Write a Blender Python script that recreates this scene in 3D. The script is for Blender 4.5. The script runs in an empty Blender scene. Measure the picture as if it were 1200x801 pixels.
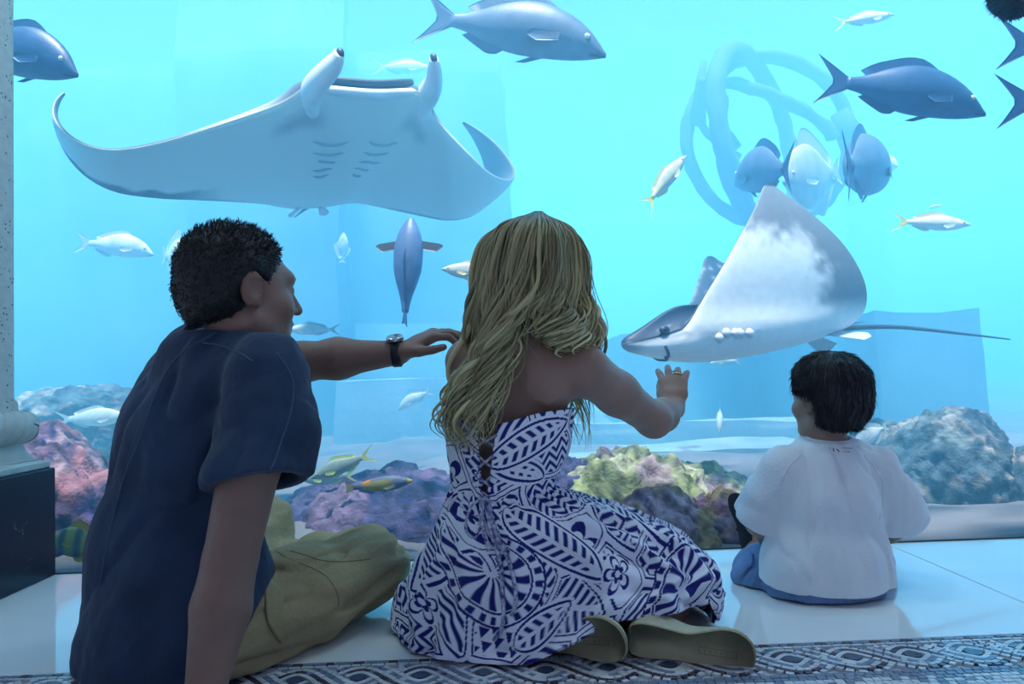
import bpy, math, random
import numpy as np
from mathutils import Vector, Matrix, Euler

# ------------------------------------------------------------------ camera, world, sun, exposure
SC = bpy.context.scene
COL = SC.collection
F_PX = 867.0                       # focal length in pixels of a 1200 px wide frame
CAM = Vector((0.0, 0.0, 0.55))
YAW, PITCH, ROLL = math.radians(1.6), math.radians(2.45), math.radians(-1.75)
CAM_R = (Matrix.Rotation(-YAW, 3, 'Z') @ Matrix.Rotation(math.pi/2 + PITCH, 3, 'X')
         @ Matrix.Rotation(ROLL, 3, 'Z'))
cd = bpy.data.cameras.new('camera')
cam = bpy.data.objects.new('camera', cd)
COL.objects.link(cam)
cd.sensor_width = 36.0
cd.lens = F_PX/1200.0*36.0
cd.clip_start = 0.02
cd.clip_end = 200
cam.matrix_world = Matrix.Translation(CAM) @ CAM_R.to_4x4()
SC.camera = cam

world = bpy.data.worlds.new('world')
SC.world = world
world.use_nodes = True
bg = world.node_tree.nodes['Background']
bg.inputs['Color'].default_value = (0.36, 0.50, 0.90, 1)
bg.inputs['Strength'].default_value = 0.55

sl = bpy.data.lights.new('sun', 'SUN')
sl.energy = 20.0
sl.angle = math.radians(6)
sl.color = (1.0, 0.98, 0.94)
sun = bpy.data.objects.new('sun', sl)
COL.objects.link(sun)
sun.rotation_euler = Vector((0.06, 0.20, -1.0)).to_track_quat('-Z', 'Y').to_euler()

# three fill lamps added out of view to brighten the marble and shoulders
FILL_LAMPS = [(-1.15, 1.70), (0.25, 1.70), (1.65, 1.70)]
FILL_Z, FILL_W = 2.485, 7.5
for lx, ly in FILL_LAMPS:
    al = bpy.data.lights.new('added_fill_light', 'AREA')
    al.shape = 'DISK'; al.size = 0.22; al.energy = FILL_W; al.color = (0.60, 0.88, 1.0)
    ao = bpy.data.objects.new('added_fill_light', al)
    COL.objects.link(ao)
    ao.location = (lx, ly, FILL_Z)

SC.view_settings.view_transform = 'Standard'
SC.view_settings.look = 'None'
SC.view_settings.exposure = 0.0
SC.view_settings.gamma = 1.0
SC.view_settings.use_curve_mapping = False
SC.cycles.volume_bounces = 3

WATER_SCATTER = (0.050, 0.166, 0.236)   # per metre
WATER_ABSORB = (0.190, 0.070, 0.006)

# ------------------------------------------------------------------ helpers: placement
def at(px, py, Y):
    """world point at depth Y that stands at this place of the 1200 x 801 photograph"""
    d = CAM_R @ Vector(((px-600.0)/F_PX, -(py-400.5)/F_PX, -1.0))
    return CAM + d*((Y-CAM.y)/d.y)

def proj(P):
    """numpy (n,3) world points -> pixel coordinates"""
    M = np.array(CAM_R)
    q = (np.asarray(P)-np.array(CAM)) @ M
    return 600+F_PX*q[:, 0]/-q[:, 2], 400.5-F_PX*q[:, 1]/-q[:, 2]

def V(*a):
    return Vector(a)

# ------------------------------------------------------------------ helpers: noise
def _hash(ix, iy, iz, seed):
    n = (ix*73856093) ^ (iy*19349663) ^ (iz*83492791) ^ (seed*2654435761 & 0x7fffffff)
    n = (n ^ (n >> 13))*1274126177 & 0x7fffffff
    n = (n ^ (n >> 16))*668265263 & 0x7fffffff
    return ((n ^ (n >> 15)) & 0xffff).astype(np.float32)/65535.0

def vnoise(x, y, z, seed=0):
    x, y, z = np.broadcast_arrays(x, y, z)
    fx, fy, fz = np.floor(x), np.floor(y), np.floor(z)
    ix, iy, iz = fx.astype(np.int64), fy.astype(np.int64), fz.astype(np.int64)
    tx, ty, tz = x-fx, y-fy, z-fz
    tx, ty, tz = tx*tx*(3-2*tx), ty*ty*(3-2*ty), tz*tz*(3-2*tz)
    def h(a, b, c):
        return _hash(ix+a, iy+b, iz+c, seed)
    c00 = h(0, 0, 0)*(1-tx)+h(1, 0, 0)*tx
    c10 = h(0, 1, 0)*(1-tx)+h(1, 1, 0)*tx
    c01 = h(0, 0, 1)*(1-tx)+h(1, 0, 1)*tx
    c11 = h(0, 1, 1)*(1-tx)+h(1, 1, 1)*tx
    return ((c00*(1-ty)+c10*ty)*(1-tz)+(c01*(1-ty)+c11*ty)*tz)*2-1

def fbm(P, scale, octaves=4, seed=0, gain=0.5):
    P = np.asarray(P)*scale
    r = np.zeros(len(P)); a = 1.0
    for o in range(octaves):
        r += a*vnoise(P[:, 0], P[:, 1], P[:, 2], seed+o*17)
        P = P*2.03; a *= gain
    return r

def sstep(a, b, x):
    t = np.clip((x-a)/(b-a), 0, 1)
    return t*t*(3-2*t)

# ------------------------------------------------------------------ helpers: objects
def obj(name, verts, faces, mat, parent=None, smooth=True, col=None, loc=None):
    me = bpy.data.meshes.new(name)
    verts = np.asarray(verts, dtype=np.float64)
    if isinstance(faces, np.ndarray):
        n, k = faces.shape
        me.vertices.add(len(verts)); me.vertices.foreach_set('co', verts.astype(np.float32).ravel())
        me.loops.add(n*k); me.loops.foreach_set('vertex_index', faces.astype(np.int32).ravel())
        me.polygons.add(n); me.polygons.foreach_set('loop_start', np.arange(0, n*k, k, dtype=np.int32))
        me.update(calc_edges=True)
        me.validate()
    else:
        me.from_pydata([tuple(v) for v in verts], [], [tuple(int(i) for i in f) for f in faces])
    if smooth:
        me.polygons.foreach_set('use_smooth', np.ones(len(me.polygons), dtype=bool))
    if col is not None:
        ca = me.color_attributes.new('paint', 'FLOAT_COLOR', 'POINT')
        c = np.asarray(col, dtype=np.float32)
        c4 = np.ones((len(verts), 4), dtype=np.float32); c4[:, :3] = c[:, :3] if c.ndim == 2 else c
        ca.data.foreach_set('color', c4.ravel())
    if mat is not None:
        me.materials.append(mat)
    o = bpy.data.objects.new(name, me)
    COL.objects.link(o)
    if loc is not None:
        o.location = loc
    if parent is not None:
        o.parent = parent
    return o

def tag(o, label=None, cat=None, group=None, kind=None):
    if label: o['label'] = label
    if cat: o['category'] = cat
    if group: o['group'] = group
    if kind: o['kind'] = kind
    return o

def thing(name, label, cat, loc=(0, 0, 0), group=None):
    o = bpy.data.objects.new(name, None)
    o.empty_display_size = 0.1
    COL.objects.link(o)
    o.location = loc
    return tag(o, label, cat, group)

def keep(o, parent):
    """parent o (built in world space) to a thing whose only transform is a translation"""
    o.parent = parent
    o.location = o.location - parent.location
    return o

def sub(o, part):
    """hang o (built in world space) under a part that keep() has placed"""
    o.parent = part
    o.location = (0, 0, 0)
    return o

class MB:
    """collects shapes into one mesh"""
    def __init__(s):
        s.v = []; s.f = []; s.c = []; s.n = 0
    def add(s, v, f, c=None):
        v = np.asarray(v, dtype=float)
        s.v.append(v)
        s.f += [tuple(int(i)+s.n for i in q) for q in f]
        if c is not None:
            s.c.append(np.broadcast_to(np.asarray(c, dtype=float), (len(v), 3)))
        s.n += len(v)
        return s
    def box(s, lo, hi, c=None, M=None, bev=0.0):
        x0, y0, z0 = lo; x1, y1, z1 = hi
        if bev <= 0:
            v = [(x0,y0,z0),(x1,y0,z0),(x1,y1,z0),(x0,y1,z0),(x0,y0,z1),(x1,y0,z1),(x1,y1,z1),(x0,y1,z1)]
            f = [(0,3,2,1),(4,5,6,7),(0,1,5,4),(1,2,6,5),(2,3,7,6),(3,0,4,7)]
        else:
            b = bev
            v = []
            for (zz, i) in ((z0, b), (z0+b, 0), (z1-b, 0), (z1, b)):
                v += [(x0+i+b*(i==0), y0+i, zz), (x1-i-b*(i==0), y0+i, zz), (x1-i, y0+i+b*(i==0), zz), (x1-i, y1-i-b*(i==0), zz),
                      (x1-i-b*(i==0), y1-i, zz), (x0+i+b*(i==0), y1-i, zz), (x0+i, y1-i-b*(i==0), zz), (x0+i, y0+i+b*(i==0), zz)]
            f = [tuple(range(7, -1, -1)), tuple(range(24, 32))]
            for k in range(3):
                for j in range(8):
                    f.append((k*8+j, k*8+(j+1)%8, k*8+8+(j+1)%8, k*8+8+j))
        v = np.array(v, dtype=float)
        if M is not None:
            v = np.array([tuple(M @ Vector(p)) for p in v])
        return s.add(v, f, c)
    def tube(s, pts, rad, n=8, c=None, flat=1.0, side=None, caps=True):
        v, f = tube(pts, rad, n, flat, side, caps)
        return s.add(v, f, c)
    def build(s, name, mat, parent=None, smooth=True):
        v = np.concatenate(s.v)
        c = np.concatenate(s.c) if s.c else None
        return obj(name, v, s.f, mat, parent, smooth, c)

def tube(pts, rad, n=8, flat=1.0, side=None, caps=True):
    P = np.array([tuple(p) for p in pts], dtype=float)
    m = len(P)
    R = np.broadcast_to(np.asarray(rad, dtype=float), (m,))
    T = np.gradient(P, axis=0)
    T /= np.linalg.norm(T, axis=1)[:, None]+1e-12
    ref = np.array(side if side is not None else (0.0, 0.0, 1.0), dtype=float)
    N = np.zeros_like(P)
    if side is None and abs(T[0] @ ref) > 0.9:
        ref = np.array((1.0, 0.0, 0.0))
    prev = ref
    for i in range(m):
        q = prev-T[i]*(prev @ T[i])
        l = np.linalg.norm(q)
        if l < 1e-6:
            q = np.cross(T[i], (0.3, 0.5, 0.8)); l = np.linalg.norm(q)
        N[i] = q/l
        prev = N[i] if side is None else ref
    B = np.cross(T, N)
    a = np.linspace(0, 2*math.pi, n, endpoint=False)
    v = (P[:, None, :]+R[:, None, None]*(np.cos(a)[None, :, None]*N[:, None, :]+flat*np.sin(a)[None, :, None]*B[:, None, :])).reshape(-1, 3)
    f = []
    for i in range(m-1):
        for j in range(n):
            f.append((i*n+j, i*n+(j+1) % n, (i+1)*n+(j+1) % n, (i+1)*n+j))
    if caps:
        f.append(tuple(range(n-1, -1, -1)))
        f.append(tuple((m-1)*n+j for j in range(n)))
    return v, f

def spline(pts, n):
    """Catmull-Rom through the points, n samples"""
    P = np.array([tuple(p) for p in pts], dtype=float)
    m = len(P)
    P2 = np.vstack([2*P[0]-P[1], P, 2*P[-1]-P[-2]])
    t = np.linspace(0, m-1-1e-9, n)
    i = np.floor(t).astype(int); u = (t-i)[:, None]
    a, b, c, d = P2[i], P2[i+1], P2[i+2], P2[i+3]
    return 0.5*((2*b)+(c-a)*u+(2*a-5*b+4*c-d)*u*u+(3*b-a-3*c+d)*u**3)

def cspline(P, n):
    """closed Catmull-Rom, P (m,k)"""
    P = np.asarray(P, dtype=float)
    m = len(P)
    t = np.linspace(0, m, n, endpoint=False)
    i = np.floor(t).astype(int); u = (t-i)[:, None]
    a, b, c, d = P[(i-1) % m], P[i % m], P[(i+1) % m], P[(i+2) % m]
    return 0.5*((2*b)+(c-a)*u+(2*a-5*b+4*c-d)*u*u+(3*b-a-3*c+d)*u**3)

def gridfaces(m, n, wrap=False):
    i, j = np.meshgrid(np.arange(m-1), np.arange(n if wrap else n-1), indexing='ij')
    j2 = (j+1) % n
    return np.stack([i*n+j, i*n+j2, (i+1)*n+j2, (i+1)*n+j], -1).reshape(-1, 4)

# ------------------------------------------------------------------ helpers: signed distance bodies -> one smooth mesh
class SDF:
    def __init__(s, lo, hi, h):
        s.lo = np.array(lo, dtype=np.float32); s.h = h
        s.n = np.ceil((np.array(hi)-s.lo)/h).astype(int)+1
        s.d = np.full(tuple(s.n), 0.3, dtype=np.float32)
    def _reg(s, lo, hi, pad):
        a = np.maximum(np.floor((np.array(lo)-pad-s.lo)/s.h).astype(int), 0)
        b = np.minimum(np.ceil((np.array(hi)+pad-s.lo)/s.h).astype(int)+1, s.n)
        if np.any(b <= a):
            return None
        sl_ = tuple(slice(int(i), int(j)) for i, j in zip(a, b))
        ax = [s.lo[i]+s.h*np.arange(a[i], b[i], dtype=np.float32) for i in range(3)]
        return sl_, ax[0][:, None, None], ax[1][None, :, None], ax[2][None, None, :]
    def _mix(s, r, d, k, op):
        sl_ = r[0]; a = s.d[sl_]
        if op == 'add':
            if k > 0:
                t = np.clip(0.5+0.5*(d-a)/k, 0, 1)
                s.d[sl_] = d*(1-t)+a*t-k*t*(1-t)
            else:
                s.d[sl_] = np.minimum(a, d)
        elif op == 'sub':
            if k > 0:
                t = np.clip(0.5-0.5*(a+d)/k, 0, 1)
                s.d[sl_] = a*(1-t)-d*t+k*t*(1-t)
            else:
                s.d[sl_] = np.maximum(a, -d)
    def cone(s, a, b, ra, rb, k=0.02, op='add'):
        a = np.array(a, dtype=np.float32); b = np.array(b, dtype=np.float32)
        R = max(ra, rb)
        r = s._reg(np.minimum(a, b)-R, np.maximum(a, b)+R, k+4*s.h)
        if r is None: return s
        x, y, z = r[1]-a[0], r[2]-a[1], r[3]-a[2]
        e = b-a; L = float(e @ e)+1e-9
        t = np.clip((x*e[0]+y*e[1]+z*e[2])/L, 0, 1)
        d = np.sqrt((x-t*e[0])**2+(y-t*e[1])**2+(z-t*e[2])**2)-(ra+(rb-ra)*t)
        s._mix(r, d, k, op); return s
    def chain(s, pts, rad, k=0.02, op='add'):
        for i in range(len(pts)-1):
            s.cone(pts[i], pts[i+1], rad[i], rad[i+1], k, op)
        return s
    def econe(s, a, b, ra, rb, side, k=0.03, op='add'):
        """tapered limb of oval section: ra, rb = (half width along side, half depth)"""
        a = np.array(a, dtype=np.float32); b = np.array(b, dtype=np.float32)
        R = max(*ra, *rb)
        r = s._reg(np.minimum(a, b)-R, np.maximum(a, b)+R, k+4*s.h)
        if r is None: return s
        e = b-a; L = float(np.linalg.norm(e)); u = e/L
        sd = np.array(side, dtype=np.float32); sd = sd-u*(sd @ u); sd /= np.linalg.norm(sd)
        nn = np.cross(u, sd)
        x, y, z = r[1]-a[0], r[2]-a[1], r[3]-a[2]
        ax = x*u[0]+y*u[1]+z*u[2]
        t = np.clip(ax/L, 0, 1)
        rs = ra[0]+(rb[0]-ra[0])*t; rn = ra[1]+(rb[1]-ra[1])*t
        qs = (x*sd[0]+y*sd[1]+z*sd[2])/rs; qn = (x*nn[0]+y*nn[1]+z*nn[2])/rn
        mn = np.minimum(rs, rn)
        qa = (ax-t*L)/mn
        q = np.sqrt(qs*qs+qn*qn+qa*qa)
        g = np.sqrt((qs/rs)**2+(qn/rn)**2+(qa/mn)**2)
        d = np.where(q > 1e-4, q*(q-1)/np.maximum(g, 1e-6), -mn)
        s._mix(r, d, k, op); return s
    def ell(s, c, rad, M=None, k=0.02, op='add'):
        c = np.array(c, dtype=np.float32); R = max(rad)
        r = s._reg(c-R, c+R, k+4*s.h)
        if r is None: return s
        x, y, z = r[1]-c[0], r[2]-c[1], r[3]-c[2]
        if M is None: M = np.eye(3)
        M = np.array(M, dtype=np.float32)      # columns = local axes in world
        q = [(x*M[0, i]+y*M[1, i]+z*M[2, i]) for i in range(3)]
        k0 = np.sqrt(sum((q[i]/rad[i])**2 for i in range(3)))
        k1 = np.sqrt(sum((q[i]/rad[i]**2)**2 for i in range(3)))
        d = np.where(k1 > 1e-6, k0*(k0-1)/np.maximum(k1, 1e-6), -min(rad))
        s._mix(r, d, k, op); return s
    def cut(s, p, n, k=0.0, lo=None, hi=None):
        """remove what lies on the side the normal points to, within the box lo-hi"""
        e = s.lo+s.h*(s.n-1)
        r = s._reg(s.lo if lo is None else lo, e if hi is None else hi, 0)
        if r is None: return s
        n = np.array(n, dtype=np.float32); n /= np.linalg.norm(n)
        d = -((r[1]-p[0])*n[0]+(r[2]-p[1])*n[1]+(r[3]-p[2])*n[2])
        s._mix(r, d, k, 'sub'); return s
    def merge(s, other, k=0.02):
        """smooth union with another field on the same grid"""
        a, d = s.d, other.d
        t = np.clip(0.5+0.5*(d-a)/k, 0, 1)
        s.d = d*(1-t)+a*t-k*t*(1-t)
        return s
    def warp(s, fn, lo=None, hi=None, band=0.05):
        """add fn(P) to the distance near the surface"""
        e = s.lo+s.h*(s.n-1)
        r = s._reg(s.lo if lo is None else lo, e if hi is None else hi, 0)
        blk = s.d[r[0]]
        m = np.abs(blk) < band
        idx = np.nonzero(m)
        P = np.stack([r[1].ravel()[idx[0]], r[2].ravel()[idx[1]], r[3].ravel()[idx[2]]], -1)
        blk[m] += fn(P).astype(np.float32)
        return s
    def mesh(s):
        d = s.d
        ins = d < 0
        c = ins[:-1, :-1, :-1].astype(np.int8)
        cnt = np.zeros_like(c)
        for a in (0, 1):
            for b in (0, 1):
                for e in (0, 1):
                    cnt += ins[a:d.shape[0]-1+a, b:d.shape[1]-1+b, e:d.shape[2]-1+e]
        act = (cnt > 0) & (cnt < 8)
        I = np.stack(np.nonzero(act), -1)
        vid = np.full(act.shape, -1, dtype=np.int64)
        vid[act] = np.arange(len(I))
        acc = np.zeros((len(I), 3)); num = np.zeros(len(I))
        cor = [(a, b, e) for a in (0, 1) for b in (0, 1) for e in (0, 1)]
        val = {q: d[I[:, 0]+q[0], I[:, 1]+q[1], I[:, 2]+q[2]].astype(float) for q in cor}
        for q in cor:
            for ax in range(3):
                if q[ax] == 0:
                    w = list(q); w[ax] = 1; w = tuple(w)
                    va, vb = val[q], val[w]
                    m = (va < 0) != (vb < 0)
                    t = np.where(m, va/np.where(m, va-vb, 1), 0)
                    p = np.tile(np.array(q, dtype=float), (len(I), 1)); p[:, ax] = t
                    acc += p*m[:, None]; num += m
        Vv = s.lo+s.h*(I+acc/num[:, None])
        faces = []
        for ax in range(3):
            o1, o2 = (ax+1) % 3, (ax+2) % 3
            sa = [slice(None)]*3; sb = [slice(None)]*3
            sa[ax] = slice(0, -1); sb[ax] = slice(1, None)
            x = ins[tuple(sa)] != ins[tuple(sb)]
            E = np.stack(np.nonzero(x), -1)
            ok = (E[:, o1] > 0) & (E[:, o2] > 0) & (E[:, o1] < d.shape[o1]-1) & (E[:, o2] < d.shape[o2]-1)
            E = E[ok]
            def cell(i, j):
                q = E.copy(); q[:, o1] -= i; q[:, o2] -= j
                return vid[q[:, 0], q[:, 1], q[:, 2]]
            qd = np.stack([cell(1, 1), cell(0, 1), cell(0, 0), cell(1, 0)], -1)
            flip = ~ins[E[:, 0], E[:, 1], E[:, 2]]
            qd[flip] = qd[flip][:, ::-1]
            faces.append(qd)
        return Vv, np.concatenate(faces)

def relax(Vv, Fq, it=2, w=0.5):
    n = len(Vv)
    for _ in range(it):
        acc = np.zeros_like(Vv); num = np.zeros(n)
        for k in range(4):
            a, b = Fq[:, k], Fq[:, (k+1) % 4]
            for c in range(3):
                acc[:, c] += np.bincount(a, Vv[b, c], n)+np.bincount(b, Vv[a, c], n)
            num += np.bincount(a, minlength=n)+np.bincount(b, minlength=n)
        Vv = Vv*(1-w)+w*acc/np.maximum(num, 1)[:, None]
    return Vv

def vnormals(Vv, Fq):
    a = Vv[Fq[:, 2]]-Vv[Fq[:, 0]]; b = Vv[Fq[:, 3]]-Vv[Fq[:, 1]]
    nf = np.cross(a, b)
    N = np.zeros_like(Vv)
    for k in range(4):
        for c in range(3):
            N[:, c] += np.bincount(Fq[:, k], nf[:, c], len(Vv))
    return N/(np.linalg.norm(N, axis=1)[:, None]+1e-12)

def frame(fwd, up=(0, 0, 1)):
    """columns: right, forward, up"""
    f = Vector(fwd).normalized(); r = f.cross(Vector(up)).normalized(); u = r.cross(f)
    return Matrix((r, f, u)).transposed()

# ------------------------------------------------------------------ helpers: procedural materials
def mat(name, color=(0.8, 0.8, 0.8), rough=0.6, spec=0.4, paint=False, var=0.0, vscale=8.0, color2=None,
        bump=0.0, bscale=60.0, metal=0.0, coat=0.0, sss=0.0, streak=None, detail=4.0, sheen=0.0):
    m = bpy.data.materials.new(name)
    m.use_nodes = True
    nt = m.node_tree; N = nt.nodes; L = nt.links
    b = N['Principled BSDF']
    b.inputs['Roughness'].default_value = rough
    b.inputs['Specular IOR Level'].default_value = spec
    b.inputs['Metallic'].default_value = metal
    b.inputs['Coat Weight'].default_value = coat
    b.inputs['Coat Roughness'].default_value = 0.08
    if sheen:
        b.inputs['Sheen Weight'].default_value = sheen
    if sss:
        b.inputs['Subsurface Weight'].default_value = sss
        b.inputs['Subsurface Radius'].default_value = (0.012, 0.005, 0.003)
        b.inputs['Subsurface Scale'].default_value = 0.6
    tc = N.new('ShaderNodeTexCoord')
    src = None
    if paint:
        a = N.new('ShaderNodeAttribute'); a.attribute_name = 'paint'
        src = a.outputs['Color']
    mp = N.new('ShaderNodeMapping'); L.new(tc.outputs['Object'], mp.inputs['Vector'])
    if streak:
        mp.inputs['Scale'].default_value = streak
    if var > 0 or color2 is not None:
        nz = N.new('ShaderNodeTexNoise'); nz.inputs['Scale'].default_value = vscale; nz.inputs['Detail'].default_value = detail
        L.new(mp.outputs['Vector'], nz.inputs['Vector'])
        mx = N.new('ShaderNodeMix'); mx.data_type = 'RGBA'
        if color2 is not None:
            rp = N.new('ShaderNodeMapRange'); rp.inputs['From Min'].default_value = 0.35; rp.inputs['From Max'].default_value = 0.65
            L.new(nz.outputs['Fac'], rp.inputs['Value'])
            L.new(rp.outputs['Result'], mx.inputs['Factor'])
            mx.inputs['A'].default_value = (*color, 1); mx.inputs['B'].default_value = (*color2, 1)
            src = mx.outputs['Result']
        else:
            mx.blend_type = 'MULTIPLY'; mx.inputs['Factor'].default_value = 1.0
            rp = N.new('ShaderNodeMapRange'); rp.inputs['From Min'].default_value = 0.25; rp.inputs['From Max'].default_value = 0.75
            rp.inputs['To Min'].default_value = 1-var; rp.inputs['To Max'].default_value = 1+var*0.5
            L.new(nz.outputs['Fac'], rp.inputs['Value'])
            if src: L.new(src, mx.inputs['A'])
            else: mx.inputs['A'].default_value = (*color, 1)
            L.new(rp.outputs['Result'], mx.inputs['B'])
            src = mx.outputs['Result']
    if src is not None: L.new(src, b.inputs['Base Color'])
    else: b.inputs['Base Color'].default_value = (*color, 1)
    if bump > 0:
        n2 = N.new('ShaderNodeTexNoise'); n2.inputs['Scale'].default_value = bscale; n2.inputs['Detail'].default_value = 5
        L.new(mp.outputs['Vector'], n2.inputs['Vector'])
        bp = N.new('ShaderNodeBump'); bp.inputs['Strength'].default_value = bump; bp.inputs['Distance'].default_value = 0.01
        L.new(n2.outputs['Fac'], bp.inputs['Height']); L.new(bp.outputs['Normal'], b.inputs['Normal'])
    return m

# ================================================================== THE SETTING
GLASS_Y = 2.25
MOSAIC_Y = 1.476
JOINT_X = 1.182
SURF_Z = 3.9

M_marble = mat('pale_polished_marble', (0.88, 0.88, 0.86), 0.06, 1.0, color2=(0.80, 0.81, 0.82), vscale=3.0, detail=8)
M_grout = mat('grey_grout', (0.46, 0.47, 0.49), 0.8)
M_darkst = mat('dark_tessera', (0.085, 0.06, 0.09), 0.22, 0.5, var=0.4, vscale=30)
M_bluest = mat('slate_blue_tessera', (0.20, 0.25, 0.35), 0.22, 0.5, var=0.4, vscale=30)
M_palest = mat('pale_tessera', (0.66, 0.67, 0.70), 0.22, 0.5, var=0.3, vscale=30)
M_disc = mat('dark_blue_disc', (0.05, 0.075, 0.14), 0.2, 0.5, var=.3, vscale=40)
M_concrete = mat('painted_ceiling', (0.45, 0.47, 0.50), 0.9, var=0.2, vscale=2)

fl = tag(MB().box((-3.2, -2.5, -0.12), (3.2, GLASS_Y, -0.006)).build('floor', M_grout, smooth=False), kind='structure')
# marble slabs between the mosaic border and the glass, with thin joints
TW = 2.62
k = 0
for i in range(-2, 1):
    x0 = JOINT_X+(i)*TW; x1 = x0+TW
    MB().box((x0+0.0018, MOSAIC_Y+0.002, -0.02), (x1-0.0018, GLASS_Y-0.004, 0.0), bev=0.0012).build('tile', M_marble, fl, smooth=False)
    MB().box((x0+0.0018, -0.9, -0.02), (x1-0.0018, MOSAIC_Y-0.46, 0.0), bev=0.0012).build('tile', M_marble, fl, smooth=False)

# ---- mosaic border: an edge row, a plain row and a guilloche of tesserae round dark discs
def unit_tessera(name, m):
    o = MB().box((-0.5, -0.5, -1.0), (0.5, 0.5, 0.0), bev=0.07).build(name, m, smooth=False)
    COL.objects.unlink(o)
    return o.data
TM = {'d': unit_tessera('tessera', M_darkst), 'b': unit_tessera('tessera', M_bluest), 'p': unit_tessera('tessera', M_palest)}
tess = []          # (x, y, angle, length, width, colour)
rng = random.Random(5)
PER = 0.1155; AMP = 0.046; MID_Y = 1.396; EYE0 = 0.545
def guil(x, s):
    return MID_Y+s*AMP*math.cos(math.pi*(x-EYE0)/PER)
X0, X1 = -1.5, 1.75
# edge rows
for (yy, w, ln, seq) in ((MOSAIC_Y-0.0075, 0.013, 0.020, 'bbd'), (MOSAIC_Y-0.0205, 0.009, 0.022, 'p')):
    x = X0; i = 0
    while x < X1:
        L_ = ln*rng.uniform(0.8, 1.2)
        tess.append((x+L_/2, yy, rng.uniform(-.05, .05), L_*0.90, w*0.88, seq[i % len(seq)])); x += L_; i += 1
# strands
ROWS = ((-0.0215, 'p', 0.0095), (-0.0108, 'd', 0.0100), (0.0, 'p', 0.0095), (0.0108, 'b', 0.0100), (0.0215, 'p', 0.0095))
for s in (1, -1):
    for off, c, w in ROWS:
        x = X0
        while x < X1:
            y = guil(x, s)
            dy = -s*AMP*math.pi/PER*math.sin(math.pi*(x-EYE0)/PER)
            nrm = Vector((-dy, 1)).normalized()
            ln = rng.uniform(0.0125, 0.0175)
            px_, py_ = x+nrm.x*off, y+nrm.y*off
            # over and under: the strand below is left out where the other one runs across it
            ph = (px_-EYE0)/PER-0.5
            near = abs(ph-round(ph))
            over = (round(ph) % 2 == 0) == (s == 1)
            ok = True
            if not over:
                yo = guil(px_, -s); dyo = s*AMP*math.pi/PER*math.sin(math.pi*(px_-EYE0)/PER)
                if abs(py_-yo)/math.sqrt(1+dyo*dyo) < 0.031: ok = False
            # keep the strand out of the discs and inside the border
            kx = round((px_-EYE0)/PER)
            if math.hypot(px_-(EYE0+kx*PER), py_-MID_Y) < 0.0165: ok = False
            if py_ > MOSAIC_Y-0.028 or py_ < MID_Y-0.066: ok = False
            if ok:
                cc = c
                if c == 'd' and rng.random() < 0.2: cc = 'b'
                if c == 'b' and rng.random() < 0.3: cc = 'p'
                tess.append((px_, py_, math.atan2(dy, 1), ln*0.88, w, cc))
            x += ln/math.sqrt(1+dy*dy)
# plain ground towards the viewer
for r in range(24):
    x = X0+rng.uniform(0, .01); yy = MID_Y-0.073-r*0.0135
    while x < X1:
        ln = rng.uniform(0.013, 0.02)
        tess.append((x+ln/2, yy, 0, ln*0.9, 0.0118, 'b' if r in (0, 1) else rng.choice('pppb'))); x += ln
def in_view(t):
    X, Y = proj(np.array([[t[0], t[1], 0.0]]))
    hid = (100 < X[0] < 320) or (480 < X[0] < 690 and Y[0] < 772) or (655 < X[0] < 880 and Y[0] < 790)
    return 0 < X[0] < 1200 and Y[0] < 801 and not hid
vis = [t for t in tess if in_view(t)]
vis.sort(key=lambda t: -t[3]*t[4]/t[1]**3)
single = set(id(t) for t in vis[:290])
rest = {'d': MB(), 'b': MB(), 'p': MB()}
for t in tess:
    x, y, a, l, w, c = t
    h = 0.0006*rng.random()
    if id(t) in single:
        o = bpy.data.objects.new('tessera', TM[c]); COL.objects.link(o)
        o.location = (x, y, h); o.rotation_euler = (0, 0, a); o.scale = (l, w, 0.006); o.parent = fl
    else:
        ca, sa = math.cos(a)*0.5, math.sin(a)*0.5
        q = []
        for z in (-0.005, h):
            for (i, j) in ((-1, -1), (1, -1), (1, 1), (-1, 1)):
                q.append((x+i*l*ca-j*w*sa, y+i*l*sa+j*w*ca, z))
        rest[c].add(q, [(4, 5, 6, 7), (0, 1, 5, 4), (1, 2, 6, 5), (2, 3, 7, 6), (3, 0, 4, 7)])
for c, m in (('d', M_darkst), ('b', M_bluest), ('p', M_palest)):
    tag(rest[c].build('small_tesserae', m, fl, smooth=False), kind='stuff')
kx = -17
while EYE0+kx*PER < X1:
    a = np.linspace(0, 2*math.pi, 20, endpoint=False)
    cx = EYE0+kx*PER
    v = np.concatenate([np.stack([cx+0.0155*np.cos(a), MID_Y+0.0155*np.sin(a), np.full(20, -0.005)], -1),
                        np.stack([cx+0.0155*np.cos(a), MID_Y+0.0155*np.sin(a), np.full(20, 0.0008)], -1)])
    obj('mosaic_disc', v, [tuple(range(20, 40))]+[(j, (j+1) % 20, 20+(j+1) % 20, 20+j) for j in range(20)], M_disc, fl, smooth=False)
    kx += 1

# ---- room shell
tag(MB().box((-3.2, -2.5, 2.5), (3.2, GLASS_Y, 2.56)).build('ceiling', M_concrete, smooth=False), kind='structure')
tag(MB().box((-3.4, GLASS_Y-0.12, 2.4), (3.4, GLASS_Y+0.0, 2.56)).build('wall_front', M_concrete, smooth=False), kind='structure')
tag(MB().box((-3.4, GLASS_Y-0.1, -0.12), (-2.05, GLASS_Y, 2.4)).build('wall_left', M_concrete, smooth=False), kind='structure')
tag(MB().box((3.2, GLASS_Y-0.1, -0.12), (3.4, GLASS_Y, 2.4)).build('wall_right', M_concrete, smooth=False), kind='structure')

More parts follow.
